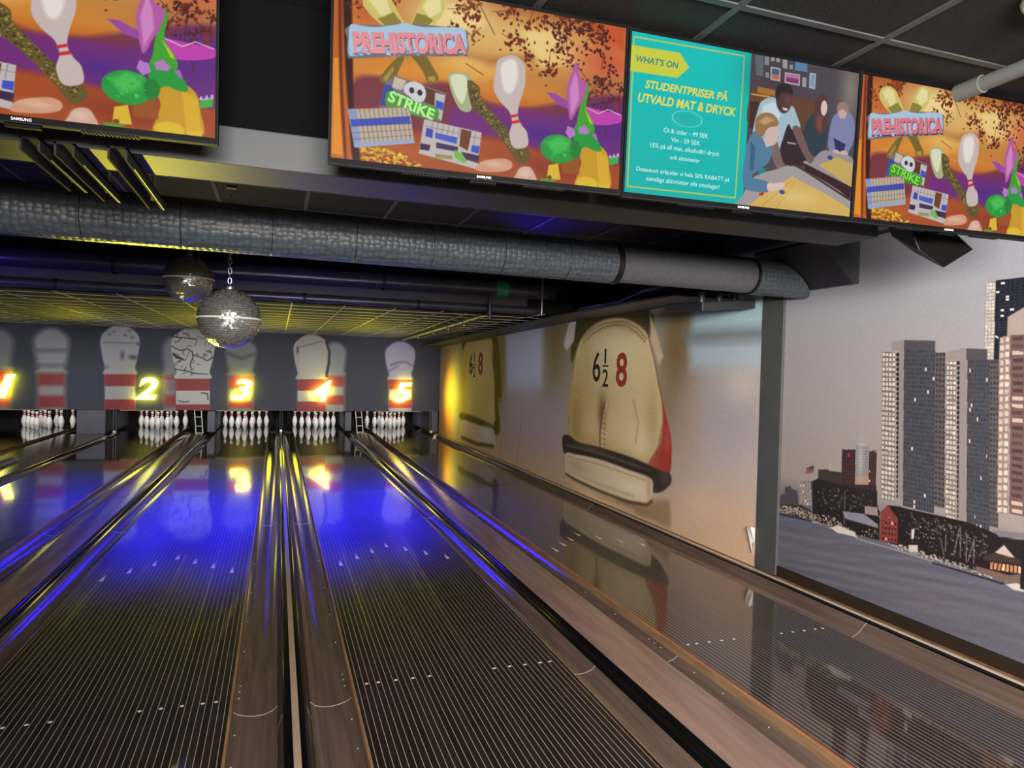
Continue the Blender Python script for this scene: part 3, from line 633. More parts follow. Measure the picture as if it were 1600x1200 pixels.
SHOE_PICTURE=[
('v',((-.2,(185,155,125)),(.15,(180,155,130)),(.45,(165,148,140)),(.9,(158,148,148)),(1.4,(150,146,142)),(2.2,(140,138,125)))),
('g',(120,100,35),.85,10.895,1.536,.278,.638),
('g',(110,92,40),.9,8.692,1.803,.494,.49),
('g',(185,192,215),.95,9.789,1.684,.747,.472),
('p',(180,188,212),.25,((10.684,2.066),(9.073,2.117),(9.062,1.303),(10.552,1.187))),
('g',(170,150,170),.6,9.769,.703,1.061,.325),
('g',(100,80,45),.85,5.596,1.728,.275,.449),
('g',(125,100,70),.6,5.733,1.158,.247,.366),
('p',(150,178,185),.12,((5.345,2.175),(4.389,2.123),(4.377,1.809),(5.363,1.798))),
('p',(150,168,178),.15,((5.402,1.799),(4.373,1.781),(4.378,1.532),(5.349,1.527))),
('l',(96,104,108),.09,.14,((5.442,1.823),(4.374,1.812))),
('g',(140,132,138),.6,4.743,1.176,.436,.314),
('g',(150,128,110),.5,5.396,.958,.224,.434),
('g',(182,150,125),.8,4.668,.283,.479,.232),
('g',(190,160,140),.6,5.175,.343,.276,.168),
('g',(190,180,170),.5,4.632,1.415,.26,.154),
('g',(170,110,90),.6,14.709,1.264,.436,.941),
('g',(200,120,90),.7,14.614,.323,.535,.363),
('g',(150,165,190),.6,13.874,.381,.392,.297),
('p',(62,54,22),.05,((8.008,2.151),(7.502,2.182),(6.147,2.124),(6.094,1.86),(6.334,1.969),(6.877,2.084),(7.237,2.074),(7.557,1.992),(7.825,1.811),(8.032,1.604))),
('p',(196,192,182),.04,((8.128,2.121),(7.904,2.138),(7.974,1.861),(8.18,1.753),(8.295,1.824))),
('p',(186,165,138),.04,((6.122,2.103),(6.037,2.001),(5.829,1.652),(5.908,1.559),(6.084,1.848))),
('p',(60,48,30),.05,((6.318,2.137),(6.123,2.122),(6.094,1.86),(6.26,1.99))),
('p',(140,118,90),.06,((7.365,.009),(6.757,.093),(5.771,.275),(5.641,.254),(5.629,.028),(5.936,.031))),
('p',(205,178,140),.08,((8.085,.095),(7.368,.066),(6.324,.048),(7.361,-.047))),
('p',(142,42,36),.03,((6.049,1.643),(5.898,1.383),(5.764,1.109),(5.654,.889),(5.632,.71),(5.673,.533),(5.988,.546),(6.039,.623),(5.806,.921))),
('g',(185,80,60),.5,5.715,.837,.042,.159),
('p',(196,178,130),.025,((7.491,1.997),(7.236,2.068),(6.877,2.089),(6.598,2.063),(6.334,1.982),(6.132,1.862),(6.028,1.667),(5.923,1.429),(5.822,1.199),(5.798,1.014),(5.867,.821),(6.016,.633),(6.132,.582),(6.459,.589),(7.146,.604),(7.746,.595),(8.026,.595),(8.073,.836),(8.057,1.175),(7.953,1.543),(7.825,1.811),(7.69,1.925))),
('g',(160,138,70),.5,7.847,1.034,.248,.596),
('g',(212,200,160),.5,6.572,1.623,.453,.282),
('g',(170,148,95),.5,7.18,1.156,.358,.166),
('g',(205,185,140),.6,6.371,.869,.386,.175),
('g',(165,135,80),.5,7.406,.66,.496,.085),
('g',(140,118,60),.6,7.835,.855,.178,.328),
('g',(216,204,166),.55,6.861,1.812,.487,.134),
('g',(150,128,82),.5,5.99,.999,.135,.355),
('g',(166,140,90),.6,6.787,.592,.721,.063),
('g',(214,198,158),.6,6.265,.78,.216,.123),
('g',(172,150,98),.5,7.52,1.399,.159,.402),
('l',(168,146,100),.02,.06,((6.39,1.195),(6.277,.977),(6.315,.774))),
('l',(150,128,84),.02,.02,((7.744,1.883),(7.489,1.98),(7.203,2.038),(6.875,2.052),(6.596,2.03),(6.358,1.951),(6.155,1.834))),
('l',(150,128,84),.02,.02,((7.671,1.842),(7.434,1.943),(7.17,1.998),(6.873,2.017),(6.594,1.994),(6.381,1.917),(6.186,1.801))),
('l',(128,104,62),.008,.01,((7.701,1.879),(7.664,1.83))),
('l',(128,104,62),.008,.01,((7.633,1.92),(7.596,1.872))),
('l',(128,104,62),.008,.01,((7.565,1.939),(7.528,1.892))),
('l',(128,104,62),.008,.01,((7.497,1.955),(7.461,1.907))),
('l',(128,104,62),.008,.01,((7.43,1.967),(7.395,1.92))),
('l',(128,104,62),.008,.01,((7.365,1.978),(7.329,1.931))),
('l',(128,104,62),.008,.01,((7.3,1.988),(7.265,1.941))),
('l',(128,104,62),.008,.01,((7.236,1.996),(7.202,1.95))),
('l',(128,104,62),.008,.01,((7.173,2.004),(7.139,1.958))),
('l',(128,104,62),.008,.01,((7.11,2.011),(7.077,1.966))),
('l',(128,104,62),.008,.01,((7.049,2.018),(7.016,1.973))),
('l',(128,104,62),.008,.01,((6.989,2.024),(6.957,1.979))),
('l',(128,104,62),.008,.01,((6.929,2.03),(6.897,1.985))),
('l',(128,104,62),.008,.01,((6.87,2.031),(6.839,1.987))),
('l',(128,104,62),.008,.01,((6.811,2.019),(6.781,1.975))),
('l',(128,104,62),.008,.01,((6.753,2.006),(6.723,1.963))),
('l',(128,104,62),.008,.01,((6.696,1.994),(6.666,1.951))),
('l',(128,104,62),.008,.01,((6.64,1.981),(6.61,1.938))),
('l',(128,104,62),.008,.01,((6.584,1.968),(6.555,1.925))),
('l',(128,104,62),.008,.01,((6.529,1.955),(6.5,1.912))),
('l',(128,104,62),.008,.01,((6.475,1.941),(6.446,1.899))),
('l',(128,104,62),.008,.01,((6.421,1.926),(6.393,1.885))),
('l',(128,104,62),.008,.01,((6.368,1.911),(6.341,1.87))),
('l',(128,104,62),.008,.01,((6.316,1.894),(6.289,1.853))),
('l',(128,104,62),.008,.01,((6.265,1.875),(6.238,1.834))),
('l',(128,104,62),.008,.01,((6.213,1.85),(6.187,1.81))),
('g',(95,70,40),.85,7.122,1.021,.085,.165),
('l',(110,84,50),.03,.03,((7.055,1.135),(7.118,.966),(7.158,.797),(7.146,.618))),
('l',(205,190,150),.02,.015,((7.007,1.137),(7.07,.97),(7.096,.803),(7.085,.617))),
('l',(120,95,60),.008,.01,((7.126,1.09),(7.028,1.082))),
('l',(120,95,60),.008,.01,((7.122,1.029),(7.024,1.022))),
('l',(120,95,60),.008,.01,((7.119,.969),(7.021,.962))),
('l',(120,95,60),.008,.01,((7.115,.908),(7.017,.903))),
('l',(120,95,60),.008,.01,((7.111,.848),(7.013,.843))),
('l',(120,95,60),.008,.01,((7.107,.788),(7.01,.783))),
('l',(120,95,60),.008,.01,((7.104,.728),(7.006,.724))),
('l',(120,95,60),.008,.01,((7.1,.667),(7.002,.664))),
('l',(120,95,60),.012,.015,((7.894,1.753),(8.021,1.207),(8.057,.837),(8.026,.595))),
('l',(120,60,40),.012,.012,((6.132,1.862),(6.003,1.642),(5.822,1.199),(5.803,1.014),(5.867,.821))),
('p',(52,44,36),.02,((8.25,.571),(8.216,.653),(8.031,.674),(7.747,.618),(7.147,.621),(6.459,.602),(6.06,.572),(5.785,.54),(5.657,.543),(5.623,.461),(5.775,.349),(5.952,.313),(5.982,.439),(6.451,.46),(7.138,.48),(7.809,.456),(8.169,.424))),
('g',(90,85,85),.5,5.739,.489,.085,.057),
('p',(204,186,156),.02,((8.123,.43),(7.809,.456),(7.138,.478),(6.451,.455),(5.991,.433),(5.979,.222),(6.061,.178),(6.432,.138),(7.116,.132),(7.789,.154),(8.106,.178))),
('g',(226,212,190),.6,6.388,.275,.342,.065),
('g',(160,140,112),.6,7.8,.32,.279,.077),
('g',(150,132,108),.5,6.022,.325,.055,.119),
('l',(180,160,130),.02,.05,((8.017,.228),(7.12,.192),(6.333,.202))),
('l',(96,84,72),.02,.03,((8.115,.539),(7.142,.549),(6.455,.531),(6.009,.507))),
('g',(110,98,86),.5,7.401,.581,.377,.029),
('g',(34,28,22),.6,6.055,.488,.183,.038),
('l',(170,150,120),.015,.015,((8.105,.401),(7.134,.425),(6.003,.4))),
('l',(80,62,42),.03,.03,((8.105,.169),(7.788,.142),(7.115,.118),(6.431,.123),(6.06,.164),(5.965,.22))),
('p',(96,84,18),.1,((11.537,2.061),(11.175,2.046),(10.96,1.536),(10.853,1.018),(11.046,.968),(10.912,.614),(10.961,.408),(11.229,.383),(11.27,.544),(11.277,.957))),
('p',(60,52,18),.08,((13.539,2.041),(13.075,2.04),(13.314,1.857),(13.468,1.894))),
('p',(186,172,112),.06,((13.291,2),(12.987,2.056),(12.393,2.062),(11.537,2.061),(11.433,1.66),(11.293,1.329),(11.249,.958),(11.256,.545),(12.099,.538),(13.438,.561),(13.489,1.093),(13.41,1.675))),
('g',(205,195,150),.5,12.185,1.533,.459,.397),
('l',(140,120,60),.03,.03,((13.25,1.96),(12.897,2.034),(11.549,2.032))),
('p',(70,60,12),.06,((13.462,.608),(12.103,.586),(11.255,.525),(11.249,.455),(12.091,.455),(13.448,.463))),
('g',(120,104,34),.6,13.394,1.096,.26,.576),
('g',(206,196,150),.5,12.055,1.84,.45,.175),
('p',(186,172,160),.05,((13.429,.465),(12.091,.455),(11.249,.455),(11.241,.196),(12.221,.119),(13.397,.119))),
('g',(200,195,215),.6,11.625,.345,.355,.148),
('l',(84,70,20),.06,.06,((13.397,.119),(12.221,.11),(11.239,.175))),
('p',(80,72,20),.06,((11.246,.587),(10.98,.649),(10.912,.453),(11.201,.377))),
('l',(120,108,120),.012,.02,((10.796,.304),(10.873,-.024))),
('l',(120,108,120),.012,.02,((9.855,.696),(10.025,.012)))]
CITY_PICTURE=[
('v',((-.1,(84,78,84)),(.25,(100,98,108)),(.55,(92,96,110)),(.75,(158,146,142)),(1,(160,150,148)),(1.5,(165,157,158)),(2,(162,162,170)),(2.5,(150,152,164)))),
('p',(96,97,112),.004,((4.202,.442),(3.671,.449),(3.144,.444),(2.83,.442),(2.493,.439),(2.369,.44),(1.902,.456),(1.882,-.114),(4.476,-.857))),
('g',(110,101,108),.6,3.853,.232,.529,.087),
('g',(110,100,105),.6,2.885,.225,.458,.117),
('streak',(120,118,130),(70,72,86)),
('p',(74,72,78),.003,((4.187,.593),(4.121,.616),(4.119,.667),(4.064,.687),(4.054,.669),(3.995,.661),(3.969,.561),(4.184,.519))),
('w',(150,142,138),(110,104,102),7,8,.5,.5,.1,(230,210,180),((3.973,.736),(3.795,.771),(3.974,.56))),
('p',(40,34,34),.003,((3.866,.749),(3.799,.782),(3.343,.798),(3.302,.781),(3.296,.639),(3.837,.543))),
('p',(62,52,52),.002,((3.798,.845),(3.704,.859),(3.588,.856),(3.584,.774),(3.799,.779))),
('p',(168,156,142),.002,((3.71,.9),(3.59,.903),(3.588,.856),(3.704,.85))),
('w',(70,48,50),(48,34,38),4,10,.6,.5,.06,(220,200,170),((3.592,1.008),(3.48,1.02),(3.591,.772))),
('p',(200,60,60),.002,((3.542,.986),(3.53,.987),(3.531,.967),(3.543,.965))),
('w',(142,136,136),(120,116,118),6,14,.6,.4,0,(0,0,0),((3.477,1.056),(3.38,1.066),(3.474,.805))),
('e',(165,160,160),.003,3.432,1.058,.049,.01),
('p',(170,140,118),.003,((3.468,.849),(3.337,.864),(3.34,.814),(3.474,.802))),
('g',(190,190,195),.6,3.439,.958,.02,.106),
('w',(74,54,54),(50,38,42),4,12,.6,.5,.05,(220,200,170),((3.374,1.02),(3.315,1.037),(3.371,.782))),
('p',(60,42,44),.002,((3.499,.79),(3.312,.818),(3.307,.78),(3.507,.773))),
('p',(152,142,140),.002,((2.656,1.993),(2.632,2.005),(2.602,2.008),(2.596,1.596),(2.65,1.596))),
('w',(165,156,152),(205,198,190),3,22,.7,.6,0,(0,0,0),((2.653,2.003),(2.603,2.002),(2.648,1.596))),
('w',(40,44,58),(28,30,40),12,30,.7,.7,.06,(225,220,205),((2.602,2.011),(2.298,2.006),(2.596,1.596))),
('w',(118,110,106),(205,196,186),4,30,.72,.62,0,(0,0,0),((3.301,1.647),(3.203,1.645),(3.271,.739))),
('e',(34,30,32),.002,3.187,1.63,.012,.013),
('e',(34,30,32),.002,3.186,1.6,.012,.012),
('e',(34,30,32),.002,3.184,1.571,.011,.013),
('e',(34,30,32),.002,3.183,1.541,.011,.012),
('e',(34,30,32),.002,3.182,1.511,.012,.012),
('e',(34,30,32),.002,3.181,1.482,.012,.013),
('e',(34,30,32),.002,3.179,1.452,.011,.012),
('e',(34,30,32),.002,3.178,1.423,.011,.013),
('e',(34,30,32),.002,3.177,1.393,.011,.012),
('e',(34,30,32),.002,3.176,1.364,.012,.013),
('e',(34,30,32),.002,3.175,1.334,.012,.012),
('e',(34,30,32),.002,3.173,1.305,.011,.013),
('e',(34,30,32),.002,3.172,1.275,.011,.012),
('e',(34,30,32),.002,3.171,1.246,.012,.013),
('e',(34,30,32),.002,3.17,1.216,.012,.012),
('e',(34,30,32),.002,3.168,1.187,.011,.013),
('e',(34,30,32),.002,3.167,1.157,.011,.012),
('e',(34,30,32),.002,3.166,1.128,.011,.012),
('e',(34,30,32),.002,3.165,1.099,.012,.013),
('e',(34,30,32),.002,3.164,1.069,.012,.012),
('e',(34,30,32),.002,3.162,1.04,.011,.013),
('e',(34,30,32),.002,3.161,1.01,.011,.012),
('e',(34,30,32),.002,3.16,.981,.012,.012),
('e',(34,30,32),.002,3.159,.951,.012,.012),
('e',(34,30,32),.002,3.157,.922,.011,.012),
('e',(34,30,32),.002,3.156,.893,.011,.013),
('e',(34,30,32),.002,3.155,.863,.011,.012),
('e',(34,30,32),.002,3.154,.834,.012,.012),
('e',(34,30,32),.002,3.153,.805,.012,.013),
('e',(34,30,32),.002,3.151,.775,.011,.012),
('p',(146,136,134),.002,((3.178,1.663),(3.147,1.662),(3.11,.768),(3.151,.761))),
('w',(78,79,86),(58,62,72),12,36,.7,.75,.035,(205,195,190),((3.145,1.662),(2.938,1.658),(3.114,.724))),
('w',(92,86,87),(56,54,60),3,30,.6,.5,0,(0,0,0),((2.937,1.64),(2.872,1.639),(2.909,.764))),
('p',(150,140,138),.002,((3.234,1.712),(3.145,1.717),(3.145,1.657),(3.232,1.65))),
('p',(80,76,82),.002,((3.146,1.717),(2.939,1.706),(2.939,1.65),(3.145,1.659))),
('w',(118,110,106),(205,196,186),3,32,.72,.62,0,(0,0,0),((2.865,1.592),(2.807,1.591),(2.836,.707))),
('e',(34,30,32),.002,2.794,1.578,.01,.012),
('e',(34,30,32),.002,2.792,1.55,.009,.011),
('e',(34,30,32),.002,2.791,1.523,.009,.011),
('e',(34,30,32),.002,2.79,1.496,.009,.011),
('e',(34,30,32),.002,2.789,1.469,.009,.012),
('e',(34,30,32),.002,2.788,1.441,.009,.011),
('e',(34,30,32),.002,2.787,1.414,.009,.011),
('e',(34,30,32),.002,2.786,1.387,.01,.011),
('e',(34,30,32),.002,2.785,1.36,.01,.012),
('e',(34,30,32),.002,2.784,1.333,.01,.012),
('e',(34,30,32),.002,2.783,1.305,.01,.011),
('e',(34,30,32),.002,2.782,1.278,.01,.011),
('e',(34,30,32),.002,2.781,1.251,.01,.011),
('e',(34,30,32),.002,2.78,1.224,.01,.011),
('e',(34,30,32),.002,2.778,1.197,.009,.012),
('e',(34,30,32),.002,2.777,1.17,.009,.012),
('e',(34,30,32),.002,2.776,1.142,.009,.011),
('e',(34,30,32),.002,2.775,1.115,.009,.011),
('e',(34,30,32),.002,2.774,1.088,.009,.011),
('e',(34,30,32),.002,2.773,1.061,.009,.011),
('e',(34,30,32),.002,2.772,1.034,.009,.011),
('e',(34,30,32),.002,2.771,1.007,.01,.012),
('e',(34,30,32),.002,2.77,.98,.01,.012),
('e',(34,30,32),.002,2.769,.953,.01,.012),
('e',(34,30,32),.002,2.768,.926,.01,.012),
('e',(34,30,32),.002,2.767,.899,.01,.012),
('e',(34,30,32),.002,2.766,.871,.01,.011),
('e',(34,30,32),.002,2.765,.844,.01,.011),
('e',(34,30,32),.002,2.763,.817,.009,.011),
('e',(34,30,32),.002,2.762,.79,.009,.011),
('e',(34,30,32),.002,2.761,.763,.009,.011),
('e',(34,30,32),.002,2.76,.736,.009,.011),
('p',(146,136,134),.002,((2.788,1.659),(2.746,1.658),(2.71,.733),(2.76,.723))),
('w',(78,79,86),(58,62,72),12,38,.7,.75,.035,(205,195,190),((2.742,1.597),(2.616,1.596),(2.712,.693))),
('w',(92,86,87),(56,54,60),3,32,.6,.5,0,(0,0,0),((2.616,1.596),(2.567,1.595),(2.588,.721))),
('p',(150,140,138),.002,((2.867,1.639),(2.75,1.658),(2.746,1.593),(2.865,1.594))),
('p',(80,76,84),.002,((2.75,1.658),(2.633,1.651),(2.632,1.593),(2.748,1.594))),
('p',(168,152,148),.002,((2.532,1.814),(2.445,1.861),(2.14,1.936),(2.127,1.602),(2.532,1.709))),
('w',(148,126,120),(205,192,180),2,24,.65,.62,0,(0,0,0),((2.571,1.711),(2.515,1.718),(2.549,.796))),
('w',(112,88,86),(84,62,64),5,24,.7,.5,.16,(200,175,160),((2.514,1.722),(2.132,1.719),(2.486,.809))),
('p',(36,30,31),.004,((3.839,.586),(3.623,.6),(3.306,.689),(3.265,.645),(3.148,.713),(2.853,.716),(2.706,.715),(2.523,.684),(2.378,.682),(2.373,.538),(2.537,.464),(2.831,.471),(3.145,.481),(3.443,.474),(3.835,.485))),
('p',(60,54,54),.004,((4.184,.527),(3.949,.572),(3.837,.543),(3.834,.47),(4.18,.45))),
('s',(196,180,165),.002,150,.003,.007,((4.184,.519),(3.969,.553),(3.837,.528),(3.835,.485),(4.181,.473))),
('s',(175,160,150),.002,170,.003,.007,((3.837,.528),(3.639,.548),(3.461,.484),(3.442,.448),(3.672,.463),(3.834,.47))),
('s',(190,172,158),.002,150,.003,.007,((3.235,.472),(3.116,.488),(2.819,.486),(2.484,.48),(2.483,.453),(2.83,.454),(3.144,.456))),
('s',(150,135,125),.002,110,.002,.005,((3.122,.637),(2.852,.671),(2.587,.631),(2.584,.544),(2.832,.5),(3.104,.529))),
('s',(95,88,84),.003,120,.004,.009,((3.826,.719),(3.342,.774),(3.306,.689),(2.853,.706),(2.567,.668),(2.586,.609),(2.901,.625),(3.677,.589))),
('p',(134,132,146),.003,((3.573,.599),(3.4,.618),(3.289,.575),(3.288,.552),(3.546,.557))),
('p',(150,136,132),.003,((3.394,.669),(3.298,.68),(3.288,.628),(3.392,.619))),
('s',(215,190,150),.002,16,.003,.005,((3.429,.531),(3.287,.537),(3.285,.485),(3.427,.471))),
('p',(128,60,56),.002,((3.273,.654),(3.222,.708),(3.145,.642),(3.143,.492),(3.266,.474))),
('w',(128,60,56),(60,32,34),5,4,.45,.5,.12,(210,180,150),((3.264,.613),(3.151,.625),(3.258,.479))),
('p',(34,29,29),.002,((3.222,.708),(3.126,.718),(3.053,.677),(3.117,.501),(3.143,.492),(3.143,.643))),
('p',(122,116,126),.003,((2.568,.703),(2.38,.728),(2.379,.703),(2.534,.676))),
('p',(40,34,34),.003,((2.534,.665),(2.379,.697),(2.374,.559),(2.455,.557),(2.5,.631))),
('p',(200,180,172),.002,((2.555,.586),(2.506,.64),(2.45,.59),(2.541,.575))),
('p',(66,52,48),.002,((2.612,.553),(2.553,.59),(2.446,.586),(2.375,.589),(2.374,.569),(2.612,.536))),
('w',(70,45,36),(196,138,104),9,1,.6,.8,.2,(235,200,160),((2.575,.537),(2.394,.561),(2.576,.493))),
('p',(120,95,85),.004,((2.65,.492),(2.495,.492),(2.381,.499),(2.381,.479),(2.504,.457),(2.649,.465))),
('l',(150,142,138),.0035,.002,((3.855,.802),(3.844,.475))),
('l',(150,142,138),.0035,.002,((3.558,.737),(3.555,.517))),
('l',(150,142,138),.0035,.002,((3.275,.695),(3.27,.463))),
('l',(150,142,138),.0035,.002,((2.746,.677),(2.74,.513))),
('l',(150,142,138),.0035,.002,((2.752,.67),(2.779,.514))),
('l',(150,142,138),.0035,.002,((2.709,.64),(2.706,.5))),
('l',(150,142,138),.0035,.002,((2.667,.633),(2.664,.5))),
('l',(150,142,138),.0035,.002,((2.667,.622),(2.697,.502))),
('l',(150,142,138),.0035,.002,((2.83,.618),(2.829,.524))),
('l',(150,142,138),.0035,.002,((2.861,.587),(2.838,.499))),
('p',(120,60,66),.002,((3.914,.837),(3.842,.865),(3.84,.819),(3.917,.796))),
('p',(50,50,80),.001,((3.881,.851),(3.842,.865),(3.841,.842),(3.88,.831))),
('l',(200,190,190),.002,.001,((3.914,.82),(3.841,.845))),
('l',(200,190,190),.002,.001,((3.915,.805),(3.84,.829))),
('p',(205,198,190),.002,((3.672,.47),(3.6,.5),(3.461,.484),(3.459,.457),(3.616,.448))),
('p',(200,192,186),.002,((3.067,.501),(3.004,.516),(3.003,.474),(3.058,.468))),
('p',(205,205,205),.003,((3.049,.597),(3.029,.608),(3.033,.546),(3.05,.542))),
('p',(205,196,188),.003,((2.49,.442),(2.441,.463),(2.37,.466),(2.369,.435),(2.45,.426))),
('l',(170,155,145),.006,.003,((3.442,.448),(3.115,.451),(2.907,.447))),
('l',(30,26,28),.008,.004,((2.907,.438),(2.83,.44),(2.503,.441))),
('s',(225,215,205),.002,60,.0015,.003,((3.797,.738),(3.305,.663),(2.853,.706),(2.566,.658),(2.585,.565),(3.12,.575),(3.809,.563))),
('w',(112,88,86),(84,62,64),9,26,.7,.5,.14,(200,175,160),((2.348,1.95),(1.798,1.95),(2.348,.542))),
('w',(78,79,86),(58,62,72),10,30,.7,.75,.04,(205,195,190),((1.698,1.6),(1.198,1.6),(1.698,.542))),
('w',(150,142,138),(110,104,102),10,18,.5,.5,.1,(230,210,180),((1.048,1.25),(.298,1.25),(1.048,.542))),
('w',(70,48,50),(48,34,38),12,14,.6,.5,.06,(220,200,170),((.198,1.05),(-1.002,1.05),(.198,.542))),
('p',(36,30,31),.004,((2.418,.442),(2.418,.642),(1.598,.682),(.398,.642),(-1.102,.662),(-1.102,.442))),
('s',(190,172,158),.002,220,.004,.01,((2.398,.442),(2.398,.502),(-1.002,.502),(-1.002,.442)))]
